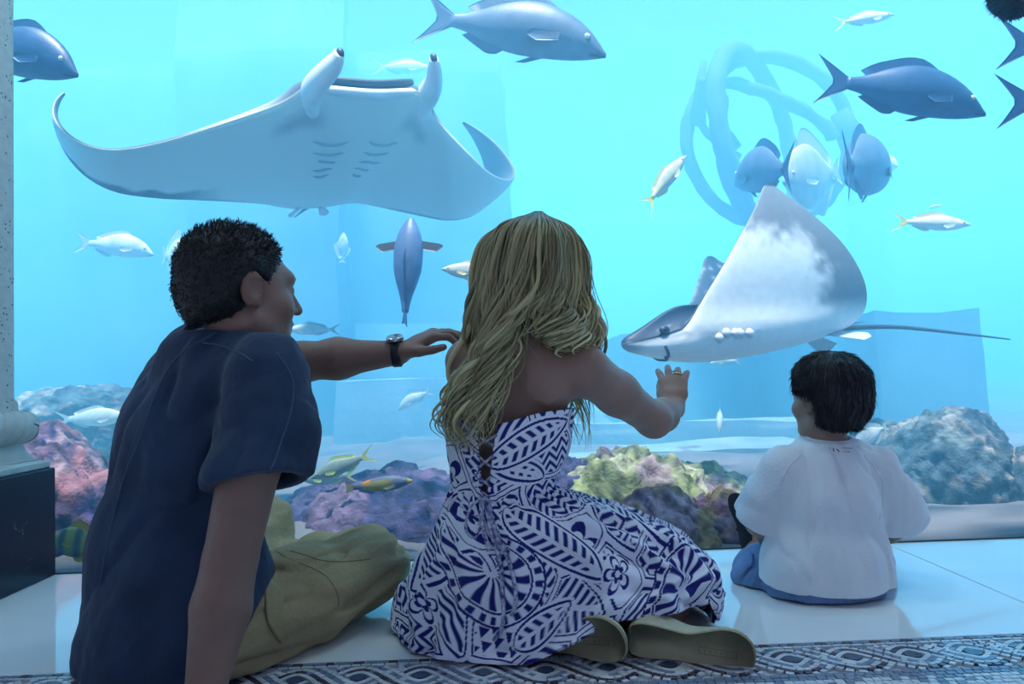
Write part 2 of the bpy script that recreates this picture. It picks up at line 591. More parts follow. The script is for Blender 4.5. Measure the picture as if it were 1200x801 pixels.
# ---- trim rings for the added fill lamps (their light is set at the top)
M_trimw = mat('white_fill_lamp_trim', (0.75, 0.75, 0.75), 0.4)
for (lx, ly), nm in zip(FILL_LAMPS, ('over the pillar side', 'over the woman', 'over the right side')):
    t_ = np.linspace(0, 2*math.pi, 40, endpoint=False)
    pr_ = ((0.115, 2.4995), (0.118, 2.484), (0.150, 2.482), (0.152, 2.4995))
    v = np.array([(r*math.cos(a), r*math.sin(a), z-2.48) for (r, z) in pr_ for a in t_])
    o = obj('added_fill_lamp', v, gridfaces(4, 40, True), M_trimw, loc=(lx, ly, 2.48))
    tag(o, 'added out-of-view fill lamp with round trim '+nm, 'lamp', 'added fill lamps')

# ---- the viewing pane
def glass_mat():
    m = bpy.data.materials.new('viewing_glass'); m.use_nodes = True
    nt = m.node_tree; N = nt.nodes; L = nt.links
    N.remove(N['Principled BSDF'])
    out = N['Material Output']
    t = N.new('ShaderNodeBsdfTransparent'); t.inputs['Color'].default_value = (0.97, 0.99, 1.0, 1)
    g = N.new('ShaderNodeBsdfGlossy'); g.inputs['Roughness'].default_value = 0.02
    lw = N.new('ShaderNodeLayerWeight'); pw = N.new('ShaderNodeMath'); pw.operation = 'POWER'; pw.inputs[1].default_value = 5.0
    L.new(lw.outputs['Facing'], pw.inputs[0])
    fr = N.new('ShaderNodeMath'); fr.operation = 'MULTIPLY_ADD'; fr.inputs[1].default_value = 0.6; fr.inputs[2].default_value = 0.012
    L.new(pw.outputs[0], fr.inputs[0])
    mx = N.new('ShaderNodeMixShader')
    L.new(fr.outputs[0], mx.inputs[0]); L.new(t.outputs[0], mx.inputs[1]); L.new(g.outputs[0], mx.inputs[2])
    L.new(mx.outputs[0], out.inputs['Surface'])
    return m
tag(MB().box((-2.05, GLASS_Y+0.003, -0.10), (3.3, GLASS_Y+0.028, SURF_Z+0.05)).build('window_1', glass_mat(), smooth=False), kind='structure')
M_seal = mat('dark_sealant', (0.05, 0.07, 0.08), 0.5)
tag(MB().box((-2.05, GLASS_Y-0.003, -0.02), (3.2, GLASS_Y+0.002, 0.004)).build('trim_1', M_seal, smooth=False), kind='structure')

# ---- the tank: water, its surface, sand bed and far walls
TX0, TX1, TY0, TY1 = -9.0, 10.0, GLASS_Y+0.031, 17.0
wm = bpy.data.materials.new('tank_water'); wm.use_nodes = True
nt = wm.node_tree; nt.nodes.remove(nt.nodes['Principled BSDF'])
sc_ = nt.nodes.new('ShaderNodeVolumeScatter'); ab_ = nt.nodes.new('ShaderNodeVolumeAbsorption'); ad_ = nt.nodes.new('ShaderNodeAddShader')
ms = max(WATER_SCATTER); ma = max(WATER_ABSORB)
sc_.inputs['Color'].default_value = (*[c/ms for c in WATER_SCATTER], 1); sc_.inputs['Density'].default_value = ms
ab_.inputs['Color'].default_value = (*[1-c/ma for c in WATER_ABSORB], 1); ab_.inputs['Density'].default_value = ma
nt.links.new(sc_.outputs[0], ad_.inputs[0]); nt.links.new(ab_.outputs[0], ad_.inputs[1])
nt.links.new(ad_.outputs[0], nt.nodes['Material Output'].inputs['Volume'])
tag(MB().box((TX0+0.08, TY0, -0.9), (TX1-0.08, TY1-0.08, SURF_Z)).build('tank_water', wm, smooth=False),
    'clear turquoise water filling the whole tank behind the pane', 'water', kind='stuff')

M_tankwall = mat('blue_tank_wall', (0.25, 0.62, 0.72), 0.9, var=0.25, vscale=0.6)
M_sand = mat('pale_sand', (0.20, 0.18, 0.19), 0.95, color2=(0.11, 0.11, 0.12), vscale=2.2, bump=0.6, bscale=30)
tag(MB().box((TX0-0.3, TY1, -1.2), (TX1+0.3, TY1+0.3, SURF_Z+0.3)).build('wall_back', M_tankwall, smooth=False), kind='structure')
for nm, xa, xb in (('wall_tank_left', TX0-0.3, TX0), ('wall_tank_right', TX1, TX1+0.3)):
    tag(MB().box((xa, GLASS_Y, -1.2), (xb, TY1, SURF_Z+0.3)).build(nm, M_tankwall, smooth=False), kind='structure')
gx = np.linspace(TX0, TX1, 140); gy = GLASS_Y+0.035+(TY1-GLASS_Y)*np.linspace(0, 1, 120)**1.6
A, B = np.meshgrid(gx, gy, indexing='ij')
P = np.stack([A.ravel(), B.ravel(), np.zeros(A.size)], -1)
P[:, 2] = -0.10+0.06*fbm(P, 1.3, 4, 3)+0.02*(P[:, 1]-2.3)
tag(obj('sand_bed', P, gridfaces(140, 120)[:, ::-1].copy(), M_sand), kind='structure')

# ---- the underside of the water surface: a rippled sheet that mirrors the tank at grazing angles
sm = bpy.data.materials.new('water_surface'); sm.use_nodes = True
nt = sm.node_tree; N = nt.nodes; L = nt.links
N.remove(N['Principled BSDF'])
t_ = N.new('ShaderNodeBsdfTransparent'); g_ = N.new('ShaderNodeBsdfGlossy'); g_.inputs['Roughness'].default_value = 0.08
fr = N.new('ShaderNodeFresnel'); fr.inputs['IOR'].default_value = 1.33
mx = N.new('ShaderNodeMixShader')
L.new(fr.outputs[0], mx.inputs[0]); L.new(t_.outputs[0], mx.inputs[1]); L.new(g_.outputs[0], mx.inputs[2])
L.new(mx.outputs[0], N['Material Output'].inputs['Surface'])
gx = np.linspace(TX0+0.1, TX1-0.1, 260); gy = np.linspace(TY0+0.02, TY1-0.1, 240)
A, B = np.meshgrid(gx, gy, indexing='ij')
P = np.stack([A.ravel(), B.ravel(), np.zeros(A.size)], -1)
P[:, 2] = SURF_Z-0.06+0.030*fbm(P*np.array([1, 1.6, 1]), 1.5, 3, 21)
tag(obj('water_surface', P, gridfaces(260, 240), sm), 'rippled water surface seen from below along the top', 'water', kind='stuff')

# ================================================================== THE PILLAR BY THE PANE
M_shaft = mat('speckled_travertine', (0.46, 0.50, 0.48), 0.8, color2=(0.40, 0.44, 0.43), vscale=40, bump=0.5, bscale=90)
def speckle(m, c, scale, thr):
    nt = m.node_tree; N = nt.nodes; L = nt.links
    b = N['Principled BSDF']; old = b.inputs['Base Color'].links[0].from_socket
    tc = N['Texture Coordinate']
    vz = N.new('ShaderNodeTexVoronoi'); vz.inputs['Scale'].default_value = scale
    L.new(tc.outputs['Object'], vz.inputs['Vector'])
    lt = N.new('ShaderNodeMath'); lt.operation = 'LESS_THAN'; lt.inputs[1].default_value = thr
    L.new(vz.outputs['Distance'], lt.inputs[0])
    nz = N.new('ShaderNodeTexNoise'); nz.inputs['Scale'].default_value = scale*0.35
    L.new(tc.outputs['Object'], nz.inputs['Vector'])
    g = N.new('ShaderNodeMath'); g.operation = 'GREATER_THAN'; g.inputs[1].default_value = 0.52
    L.new(nz.outputs['Fac'], g.inputs[0])
    an = N.new('ShaderNodeMath'); an.operation = 'MULTIPLY'; L.new(lt.outputs[0], an.inputs[0]); L.new(g.outputs[0], an.inputs[1])
    mx = N.new('ShaderNodeMix'); mx.data_type = 'RGBA'
    L.new(an.outputs[0], mx.inputs['Factor']); L.new(old, mx.inputs['A']); mx.inputs['B'].default_value = (*c, 1)
    L.new(mx.outputs['Result'], b.inputs['Base Color'])
speckle(M_shaft, (0.10, 0.11, 0.11), 70, 0.22)
M_plinth = mat('pale_limestone', (0.50, 0.55, 0.53), 0.7, var=0.2, vscale=12, bump=0.3, bscale=80)
M_blk = mat('dark_veined_marble', (0.010, 0.014, 0.032), 0.28, 0.22)
def veins(m, c, scale):
    nt = m.node_tree; N = nt.nodes; L = nt.links
    b = N['Principled BSDF']; tc = N['Texture Coordinate']
    nz = N.new('ShaderNodeTexNoise'); nz.inputs['Scale'].default_value = scale; nz.inputs['Detail'].default_value = 6; nz.inputs['Distortion'].default_value = 1.2
    L.new(tc.outputs['Object'], nz.inputs['Vector'])
    s1 = N.new('ShaderNodeMath'); s1.operation = 'SUBTRACT'; s1.inputs[1].default_value = 0.5; L.new(nz.outputs['Fac'], s1.inputs[0])
    s2 = N.new('ShaderNodeMath'); s2.operation = 'ABSOLUTE'; L.new(s1.outputs[0], s2.inputs[0])
    mr = N.new('ShaderNodeMapRange'); mr.inputs['From Min'].default_value = 0.0; mr.inputs['From Max'].default_value = 0.006
    mr.inputs['To Min'].default_value = 1; mr.inputs['To Max'].default_value = 0; L.new(s2.outputs[0], mr.inputs['Value'])
    n2 = N.new('ShaderNodeTexNoise'); n2.inputs['Scale'].default_value = scale*2.2; L.new(tc.outputs['Object'], n2.inputs['Vector'])
    r2 = N.new('ShaderNodeMapRange'); r2.inputs['From Min'].default_value = 0.55; r2.inputs['From Max'].default_value = 0.7; L.new(n2.outputs['Fac'], r2.inputs['Value'])
    an = N.new('ShaderNodeMath'); an.operation = 'MULTIPLY'; L.new(mr.outputs[0], an.inputs[0]); L.new(r2.outputs[0], an.inputs[1])
    mx = N.new('ShaderNodeMix'); mx.data_type = 'RGBA'; mx.inputs['A'].default_value = b.inputs['Base Color'].default_value
    mx.inputs['B'].default_value = (*c, 1); L.new(an.outputs[0], mx.inputs['Factor']); L.new(mx.outputs['Result'], b.inputs['Base Color'])
veins(M_blk, (0.25, 0.33, 0.42), 7)

pil = thing('pillar', 'speckled stone pillar with rope moulding on a dark marble block at the left', 'pillar', (-1.734, 2.1, 0))
BX, BY0, BY1, BZ = -1.302, 1.80, 2.244, 0.315
keep(MB().box((-2.17, BY0, 0.0), (BX, BY1, BZ), bev=0.004).build('base_block', M_blk, smooth=False), pil)
keep(MB().box((-2.17, BY0+0.012, BZ), (BX-0.012, BY1-0.002, BZ+0.022), bev=0.004).build('plinth', M_plinth, smooth=False), pil)
def revolve(cx, cy, prof, n=72):
    a = np.linspace(0, 2*math.pi, n, endpoint=False)
    v = np.array([(cx+r*math.cos(t), min(cy+r*math.sin(t), BY1), z) for (r, z) in prof for t in a])
    return v, gridfaces(len(prof), n, True)
PCX, PCY, PR = -1.722, 2.24, 0.30
ztop = BZ+0.022
neck = [(PR+0.070-0.045*math.sin(t)**0.8, ztop+0.06*t/(math.pi/2)) for t in np.linspace(0, math.pi/2, 10)]
v, f = revolve(PCX, PCY, [(0.01, ztop)]+neck+[(PR+0.03, ztop+0.075), (0.01, ztop+0.075)])
keep(obj('cavetto', v, f, M_plinth), pil)
# rope moulding: six twisted strands swept round the shaft
RZ, RR, SR = ztop+0.100, PR+0.026, 0.025
for s in range(3):
    n = 640
    t = np.linspace(0, 2*math.pi, n)
    tw = t*22+s*2*math.pi/3
    pr = RR+0.024*np.cos(tw); pz = RZ+0.024*np.sin(tw)
    pts = np.stack([PCX+pr*np.cos(t), PCY+pr*np.sin(t), pz], -1)
    vv, ff = tube(pts, SR, 10, caps=False)
    vv[:, 1] = np.minimum(vv[:, 1], BY1)
    keep(obj('rope_strand', vv, ff, M_plinth), pil)
v, f = revolve(PCX, PCY, [(PR+0.015, RZ+0.02), (PR+0.012, RZ+0.07), (PR, RZ+0.085), (PR, 2.495)])
keep(obj('shaft', v, f, M_shaft), pil)

# ================================================================== RUINS, ROCKS AND THE RING SCULPTURE IN THE TANK
M_ruin = mat('algae_grey_stone', (0.06, 0.10, 0.13), 0.95, color2=(0.11, 0.16, 0.18), vscale=2.0, bump=0.8, bscale=12)
def rough_block(name, lo, hi, seed, label, cat, res=0.16, amp=0.05, m=None):
    """a weathered block: a box grid pushed about by noise"""
    lo = np.array(lo); hi = np.array(hi); c = (lo+hi)/2
    vs, fs = [], []; n0 = 0
    for ax in range(3):
        for sgn in (0, 1):
            a, b = (ax+1) % 3, (ax+2) % 3
            na = max(3, int((hi[a]-lo[a])/res)+1); nb = max(3, int((hi[b]-lo[b])/res)+1)
            ua, ub = np.meshgrid(np.linspace(lo[a], hi[a], na), np.linspace(lo[b], hi[b], nb), indexing='ij')
            P = np.zeros((na*nb, 3)); P[:, a] = ua.ravel(); P[:, b] = ub.ravel(); P[:, ax] = hi[ax] if sgn else lo[ax]
            q = gridfaces(na, nb)
            if not sgn: q = q[:, ::-1]
            vs.append(P); fs.append(q+n0); n0 += len(P)
    P = np.concatenate(vs); Fq = np.concatenate(fs)
    D = np.stack([fbm(P, 1.1, 3, seed+i*5) for i in range(3)], -1)
    P = P+amp*D
    base = P.mean(0); base[2] = lo[2]
    o = obj(name, P-base, Fq, m or M_ruin, smooth=False, loc=base)
    return tag(o, label, cat)
def pxblock(x0, y0, x1, Y, dep, zb=-0.25, **kw):
    a = at(x0, y0, Y); b = at(x1, y0, Y)
    return (min(a.x, b.x), Y, zb), (max(a.x, b.x), Y+dep, (a.z+b.z)/2)
lo, hi = pxblock(-160, 70, 592, 7.8, 1.5)
rough_block('sunken_ruin', lo, hi, 3, 'huge faint sunken ruin wall behind the manta', 'ruin', amp=0.09)
lo, hi = pxblock(208, -60, 392, 7.3, 0.45)
rough_block('sunken_tower', lo, hi, 9, 'tall faint sunken tower rising above the ruin wall', 'ruin', amp=0.08)
lo, hi = pxblock(735, 385, 1020, 6.6, 1.5)
rough_block('sunken_ruin', lo, hi, 14, 'low sunken ruin wall behind the eagle ray and the boy', 'ruin', amp=0.06)
lo, hi = pxblock(1022, 362, 1150, 6.0, 1.6)
rough_block('sunken_block', lo, hi, 19, 'big square sunken stone block right of the boy', 'ruin', amp=0.05)
M_step = mat('pale_ledge_stone', (0.28, 0.36, 0.38), 0.95, color2=(0.18, 0.26, 0.30), vscale=3, bump=0.8, bscale=14)
for (x0, y, x1, Y, dep, lb) in ((418, 379, 560, 7.6, 0.9, 'highest sunken stone step, below the blue swimming fish'),
                               (392, 444, 640, 6.7, 0.8, "sunken stone step seen under the man's outstretched forearm"),
                               (560, 497, 1000, 5.5, 0.7, 'sunken stone step between the woman and the boy, upper one'),
                               (640, 527, 960, 4.8, 0.6, 'sunken stone step between the woman and the boy, lower one')):
    lo, hi = pxblock(x0, y, x1, Y, dep)
    rough_block('stone_step', lo, hi, int(x0), lb, 'step', amp=0.035, res=0.1, m=M_step)['group'] = 'sunken stone steps'

def reef_paint(P, shade, pal, seed):
    a = fbm(P, 5.0, 4, seed); b = fbm(P, 11.0, 3, seed+50); c = fbm(P, 3.2, 3, seed+90)
    col = np.empty((len(P), 3)); col[:] = pal[0]
    for k, (w, thr, src) in enumerate(((0.25, 0.05, a), (0.25, 0.15, b), (0.3, 0.2, c), (0.2, 0.45, a+b))):
        if k+1 < len(pal):
            m = sstep(thr, thr+w, src)[:, None]
            col = col*(1-m)+np.array(pal[k+1])*m
    return shade*col*np.clip(0.75+0.5*fbm(P, 34, 2, seed+7), 0.3, 1.5)[:, None]
M_reef = mat('encrusted_reef', paint=True, rough=0.95, spec=0.1, bump=1.0, bscale=70)
PURPLE = ((0.14, 0.13, 0.28), (0.25, 0.18, 0.34), (0.07, 0.08, 0.22), (0.34, 0.24, 0.40))
PINK = ((0.24, 0.14, 0.23), (0.55, 0.24, 0.28), (0.10, 0.08, 0.22), (0.52, 0.36, 0.18), (0.62, 0.40, 0.46))
GREEN = ((0.26, 0.28, 0.16), (0.42, 0.44, 0.20), (0.20, 0.14, 0.18), (0.50, 0.36, 0.36), (0.55, 0.52, 0.34))
BLUEGR = ((0.12, 0.17, 0.20), (0.22, 0.27, 0.28), (0.30, 0.26, 0.26), (0.07, 0.10, 0.14), (0.48, 0.44, 0.40))
def rock(px, py, Y, rad, seed, pal, label, group='reef rocks near the glass', amp=0.22, res=90, name='reef_rock', lump=4.0):
    c = np.array(at(px, py, Y))
    n = res
    th = np.linspace(0, 2*math.pi, 2*n, endpoint=False); ph = np.linspace(0.02, math.pi*0.97, n)
    A, B = np.meshgrid(ph, th, indexing='ij')
    D = np.stack([np.sin(A)*np.cos(B), np.sin(A)*np.sin(B), np.cos(A)], -1).reshape(-1, 3)
    Q = D*np.array(rad)+c
    h = amp*(0.8*fbm(Q, lump*0.5, 2, seed)+0.45*np.abs(fbm(Q, lump*1.7, 3, seed+3))+0.24*fbm(Q, lump*6, 3, seed+6))
    P = c+D*np.array(rad)*(1+h[:, None])
    col = reef_paint(P, {id(PURPLE): .55, id(PINK): .75, id(BLUEGR): .75}.get(id(pal), .9), pal, seed)
    base = c.copy(); base[2] = P[:, 2].min()
    o = obj(name, P-base, gridfaces(n, 2*n, True), M_reef, col=col, loc=base)
    return tag(o, label, 'rock', group)
rock(36, 662, 3.15, (0.44, 0.45, 0.46), 11, PINK, 'pink and purple reef mound between the pillar and the man', amp=0.25)
rock(452, 708, 3.25, (0.80, 0.55, 0.56), 23, PURPLE, 'broad dull purple reef mound between the man and the woman', amp=0.18)
rock(672, 600, 3.0, (0.17, 0.2, 0.28), 31, PURPLE, "dark purple rounded rock beside the woman's right elbow", amp=0.3)
rock(742, 660, 2.95, (0.32, 0.3, 0.34), 37, GREEN, 'yellow green coral crusted rock above the patterned skirt', amp=0.38)
rock(815, 610, 3.2, (0.26, 0.25, 0.24), 41, GREEN, 'green and pink coral lump farthest from the pane', amp=0.4)
rock(838, 645, 2.75, (0.22, 0.2, 0.25), 43, PINK, "pinkish coral lump beside the boy's sandal", amp=0.42)
rock(775, 655, 2.62, (0.22, 0.16, 0.20), 47, PINK, 'low pink rubble rock nearest the pane behind the skirt', amp=0.4)
rock(892, 640, 2.8, (0.2, 0.2, 0.2), 53, PINK, "low pale rubble rock hidden mostly by the boy's left arm", amp=0.4)
rock(1112, 560, 3.65, (0.36, 0.34, 0.36), 59, BLUEGR, 'large blue grey boulder right of the boy', amp=0.20)
rock(1045, 545, 3.9, (0.22, 0.25, 0.22), 61, BLUEGR, "smaller blue grey rock behind the boy's right shoulder", amp=0.25)
rock(1230, 580, 3.4, (0.16, 0.2, 0.2), 67, BLUEGR, 'pale rock cut off by the right edge', amp=0.3)
rock(110, 505, 4.6, (0.5, 0.4, 0.22), 71, BLUEGR, 'pale hazy rock far behind the pink mound', amp=0.3)

# ring sculpture (an armillary globe)
M_ring = mat('weathered_ring_stone', (0.05, 0.10, 0.13), 0.9, var=0.4, vscale=7, bump=0.6, bscale=20)
RY = 6.1
rc = at(898, 162, RY)
arm = thing('armillary_globe', 'large sunken sculpture of crossed stone rings behind the eagle ray', 'sculpture', tuple(rc))
S = RY/F_PX
def ring(rx, rz, tilt, spin, rad, name='ring', off=(0, 0, 0), a0=0, a1=2*math.pi):
    t = np.linspace(a0, a1, 90)
    M = Matrix.Rotation(spin, 3, 'Y') @ Matrix.Rotation(tilt, 3, 'Z')
    pts = [M @ Vector((rx*math.cos(q), 0.0, rz*math.sin(q)))+Vector(off) for q in t]
    vv, ff = tube(pts, rad, 10, flat=1.15)
    vv = vv+0.25*rad*np.stack([fbm(vv, 9, 2, 5), fbm(vv, 9, 2, 6), fbm(vv, 9, 2, 7)], -1)
    return obj(name, vv, ff, M_ring, arm)
ring(101*S, 103*S, 0, 0, 8*S, off=(9*S, 0.12, 4*S))
ring(110*S, 112*S, math.radians(48), math.radians(-7), 10*S, off=(-10*S, 0, -6*S))
ring(88*S, 26*S, 0, math.radians(24), 7.5*S, off=(0, 0, 28*S), a0=0.15, a1=3.0)
ring(82*S, 30*S, 0, math.radians(30), 5.5*S, off=(-6*S, 0.1, 2*S), a0=3.1, a1=4.6)
vv, ff = tube([(-72*S, 0, 95*S), (-76*S, 0, 72*S), (-82*S, 0, 20*S)], [4*S, 6*S, 10*S], 9); obj('pointer', vv, ff, M_ring, arm)
vv, ff = tube([(-62*S, -.05, 10*S), (-50*S, -.08, -2*S), (-44*S, -.1, -16*S)], [9*S, 8*S, 9*S], 9); obj('bracket', vv, ff, M_ring, arm)
vv, ff = tube([(90*S, 0, 30*S), (100*S, 0, 6*S), (104*S, 0, -20*S)], [11*S, 15*S, 12*S], 9); obj('bracket', vv, ff, M_ring, arm)
vv, ff = tube([(0*S, 0.2, -100*S), (4*S, 0.25, -160*S), (10*S, 0.3, -330*S)], [12*S, 14*S, 18*S], 9); obj('stand', vv, ff, M_ring, arm)

# ================================================================== FISH
M_fish = mat('fish_skin', paint=True, rough=0.45, spec=0.35, bump=0.12, bscale=150)
M_eyew = mat('fish_eye', (0.55, 0.55, 0.5), 0.2)
M_eyeb = mat('fish_pupil', (0.01, 0.01, 0.015), 0.1)
KINDS = {
 # upper profile, lower profile, half width (all in body lengths, nose -> tail base), tail height, tail length, fork
 'bream': ([-.06, .06, .135, .18, .20, .195, .165, .118, .068, .042], [-.09, -.122, -.142, -.152, -.157, -.155, -.138, -.10, -.06, -.04],
           [.008, .05, .075, .09, .095, .09, .075, .05, .028, .016], .36, .24, .55),
 'snapper': ([.005, .055, .09, .115, .125, .12, .10, .075, .048, .034], [-.01, -.05, -.085, -.105, -.115, -.11, -.095, -.07, -.045, -.032],
             [.006, .038, .055, .066, .07, .066, .055, .038, .022, .012], .34, .28, .72),
 'parrot': ([.02, .075, .11, .13, .135, .125, .11, .085, .06, .05], [-.02, -.065, -.10, -.12, -.125, -.12, -.105, -.08, -.058, -.048],
            [.02, .055, .075, .085, .085, .08, .065, .045, .028, .018], .22, .16, .15),
 'disc': ([.02, .16, .26, .31, .33, .32, .28, .2, .09, .05], [-.02, -.13, -.23, -.29, -.31, -.30, -.27, -.19, -.08, -.045],
          [.01, .05, .07, .08, .08, .075, .06, .04, .02, .012], .3, .18, .25),
}
def prof(a, s):
    x = np.linspace(0, 1, len(a))
    return spline(np.stack([x, a], -1), 200)[:, 1][np.clip((s*199).astype(int), 0, 199)]
def fin(base, tip, th=0.004, m=10, n=9, bow=0.0):
    """a thin tapering fin: base and tip curves (lists of points), real thickness"""
    b = spline(base, m); t = spline(tip, m)
    u = np.linspace(0, 1, n)
    G = b[:, None, :]*(1-u)[None, :, None]+t[:, None, :]*u[None, :, None]
    du = t.mean(0)-b.mean(0); dv = b[-1]-b[0]
    nn = np.cross(du, dv); nn /= np.linalg.norm(nn)+1e-9
    G = G+bow*np.sin(u*math.pi)[None, :, None]*nn
    h = th*0.5*(1-0.75*u)[None, :]*np.ones((m, 1))
    h[0] *= 0.35; h[-1] *= 0.35
    A = (G+h[:, :, None]*nn).reshape(-1, 3); B = (G-h[:, :, None]*nn).reshape(-1, 3)
    q = gridfaces(m, n).tolist()
    f = [tuple(x) for x in q]+[tuple(i+m*n for i in x[::-1]) for x in q]
    def idx(i, j): return i*n+j
    ring_ = [idx(i, 0) for i in range(m)]+[idx(m-1, j) for j in range(1, n)]+[idx(i, n-1) for i in range(m-2, -1, -1)]+[idx(0, j) for j in range(n-2, 0, -1)]
    for k in range(len(ring_)):
        a, c = ring_[k], ring_[(k+1) % len(ring_)]
        f.append((c, a, a+m*n, c+m*n))
    return np.concatenate([A, B]), f

def fish(kind, nose, tail, label, paint, finc, group='fish in the tank', cat='fish', bend=0.0, roll=0.0, small=False, up=(0, 0, 1), eyes=True, wid=1.0, deep=1.0, name='fish', pect=1.0, side=0.018, sweep=1.0, flatpect=False):
    """nose, tail: (px, py, Y).  paint(s, w, P) -> colours; s 0 nose..1 tail, w -1 belly..1 back"""
    a = at(*nose); b = at(*tail)
    LT = (a-b).length
    up_, lo_, w_, th, tl, fork = KINDS[kind]
    L = LT/(1+tl*0.9)                       # body length without tail fin
    fwd = (a-b).normalized()
    R = frame(fwd, up)
    R = Matrix.Rotation(roll, 3, fwd) @ R
    # local axes: x forward, y left, z up
    Mw = Matrix((R.col[1], -R.col[0], R.col[2])).transposed().to_4x4()
    Mw.translation = (a+b)/2
    root = thing(name, label, cat, (0, 0, 0), group)
    root.matrix_world = Mw
    x0 = LT/2
    ns, nr = (26, 16) if small else (44, 24)
    s = np.linspace(0, 1, ns)**1.15
    zu, zl, w = prof(up_, s)*L*deep, prof(lo_, s)*L*deep, prof(w_, s)*L*wid
    zu = np.maximum(zu, zl+0.004*L); w = np.maximum(w, 0.004*L)
    t = np.linspace(0, 2*math.pi, nr, endpoint=False)
    zc, zh = (zu+zl)/2, (zu-zl)/2
    cs, sn_ = np.cos(t), np.sin(t)
    sup = np.sign(cs)*np.abs(cs)**1.15
    X = (x0-s*L)[:, None]+0*t[None, :]
    Y = w[:, None]*sup[None, :]
    Z = zc[:, None]+zh[:, None]*sn_[None, :]
    def bendy(P):
        q = np.clip((x0*0.3-P[:, 0])/LT, 0, 2)
        P = P.copy(); P[:, 1] += bend*LT*q*q
        return P
    P = np.stack([X, Y, Z], -1).reshape(-1, 3)
    S = np.repeat(s, nr); W = np.tile(sn_, ns)
    col = paint(S, W, P/L)
    # a mouth line, dark
    mth = np.exp(-((P[:, 2]-(zc[0]-0.01*L-0.10*S*L*1.0))/(0.007*L))**2)*(S < 0.085)
    col = col*(1-0.75*mth[:, None])
    fc = gridfaces(ns, nr, True).tolist()
    fc = [tuple(q) for q in fc]+[tuple(range(nr-1, -1, -1)), tuple((ns-1)*nr+j for j in range(nr))]
    obj('body', bendy(P), fc, M_fish, root, col=col)
    def part(nm, base, tip, c, thk=0.010):
        v, f = fin(base, tip, thk*L)
        c = np.broadcast_to(np.array(c), (len(v), 3))
        return obj(nm, bendy(v), f, M_fish, root, col=c)
    xb = x0-L+0.02*L
    hb, ht = (zu[-1]-zl[-1]), th*L
    zt = zc[-1]
    vs = np.linspace(-1, 1, 9)
    base = [(xb, 0, zt+v*hb*0.48) for v in vs]
    tip = [(xb-tl*L*(1-fork*(1-abs(v)**1.2)), 0, zt+v*ht/2) for v in vs]
    part('tail_fin', base, tip, finc[0], 0.016)
    def back(x):  # top at body fraction
        return np.interp(x, s, zu)
    def bel(x):
        return np.interp(x, s, zl)
    if kind == 'bream':
        d0, d1, dh, a0, a1 = .30, .86, .055, .62, .86
    elif kind == 'disc':
        d0, d1, dh, a0, a1 = .30, .95, .16, .5, .95
    else:
        d0, d1, dh, a0, a1 = .32, .86, .05, .62, .88
    xs = np.linspace(d0, d1, 7)
    part('dorsal_fin', [(x0-q*L, 0, back(q)-0.012*L) for q in xs], [(x0-(q+0.05)*L, 0, back(q)+dh*L*e) for q, e in zip(xs, (.25, .9, 1, .85, .75, .8, .45))], finc[1])
    xs = np.linspace(a0, a1, 5)
    part('anal_fin', [(x0-q*L, 0, bel(q)+0.012*L) for q in xs], [(x0-(q+0.05)*L, 0, bel(q)-dh*0.75*L*e) for q, e in zip(xs, (.6, 1, .8, .6, .3))], finc[1])
    if not small:
        part('pelvic_fin', [(x0-q*L, 0.02*L, bel(q)+0.015*L) for q in (.36, .40, .44)], [(x0-(q+0.12)*L, 0.03*L, bel(q)-0.035*L) for q in (.37, .40, .43)], finc[1])
    for sg in (1, -1):
        ww = np.interp(0.3, s, w)
        if flatpect:
            part('pectoral_fin', [(x0-q*L, sg*ww*0.9, -.01*L) for q in (.24, .28, .33)],
                 [(x0-q*L, sg*(ww+e*L), -.01*L) for q, e in ((.27, .17), (.30, .21), (.36, .14))], finc[2], 0.010)
            continue
        part('pectoral_fin', [(x0-0.29*L, sg*ww*0.93, z*L) for z in (-.055, -.03, -.005)],
             [(x0-(0.29+q*pect*sweep)*L, sg*(ww+side*L), z*L) for q, z in ((.13, -.085), (.19, -.055), (.17, -.02))], finc[2], 0.008)
        if eyes:
            ez = np.interp(0.13, s, zc)+0.35*np.interp(0.13, s, zh)
            ey = np.interp(0.13, s, w)*0.90
            c0 = np.array((x0-0.13*L, sg*ey, ez)); r = 0.020*L
            ph, tt = np.meshgrid(np.linspace(0.01, math.pi-.01, 8), np.linspace(0, 2*math.pi, 12, endpoint=False), indexing='ij')
            D = np.stack([np.sin(ph)*np.cos(tt), np.cos(ph)*0.5*sg, np.sin(ph)*np.sin(tt)], -1).reshape(-1, 3)
            e = obj('eye', bendy(c0+D*r), gridfaces(8, 12, True), M_eyew, root)
            obj('pupil', bendy(c0+(0, sg*r*0.12, 0)+D*r*0.62), gridfaces(8, 12, True), M_eyeb, e)
    return root

def flat(c, back=None, belly=None, scales=0.0):
    c = np.array(c)
    bk = np.array(back) if back is not None else c*0.75
    bl = np.array(belly) if belly is not None else np.minimum(c*1.3, 1)
    def fn(S, W, P):
        k = np.clip(W, -1, 1)[:, None]
        col = np.where(k > 0, c*(1-k)+bk*k, c*(1+k)-bl*k)
        n = fbm(P, 14, 2, 3)[:, None]; col = col*(1+0.18*n)
        sc = np.sin(P[:, 0]*190+np.sin(P[:, 2]*150)*0.8)*np.sin(P[:, 2]*170)
        return np.clip(col*(1+scales*sc[:, None]), 0, 1)
    return fn
def striped(c, stripe, z0=0.02, w=0.018, back=None, belly=None):
    base = flat(c, back, belly, 0.0)
    def fn(S, W, P):
        col = base(S, W, P)
        m = (np.exp(-((P[:, 2]-z0)/w)**2)*sstep(0.08, 0.2, S))[:, None]
        return col*(1-m)+np.array(stripe)*m
    return fn
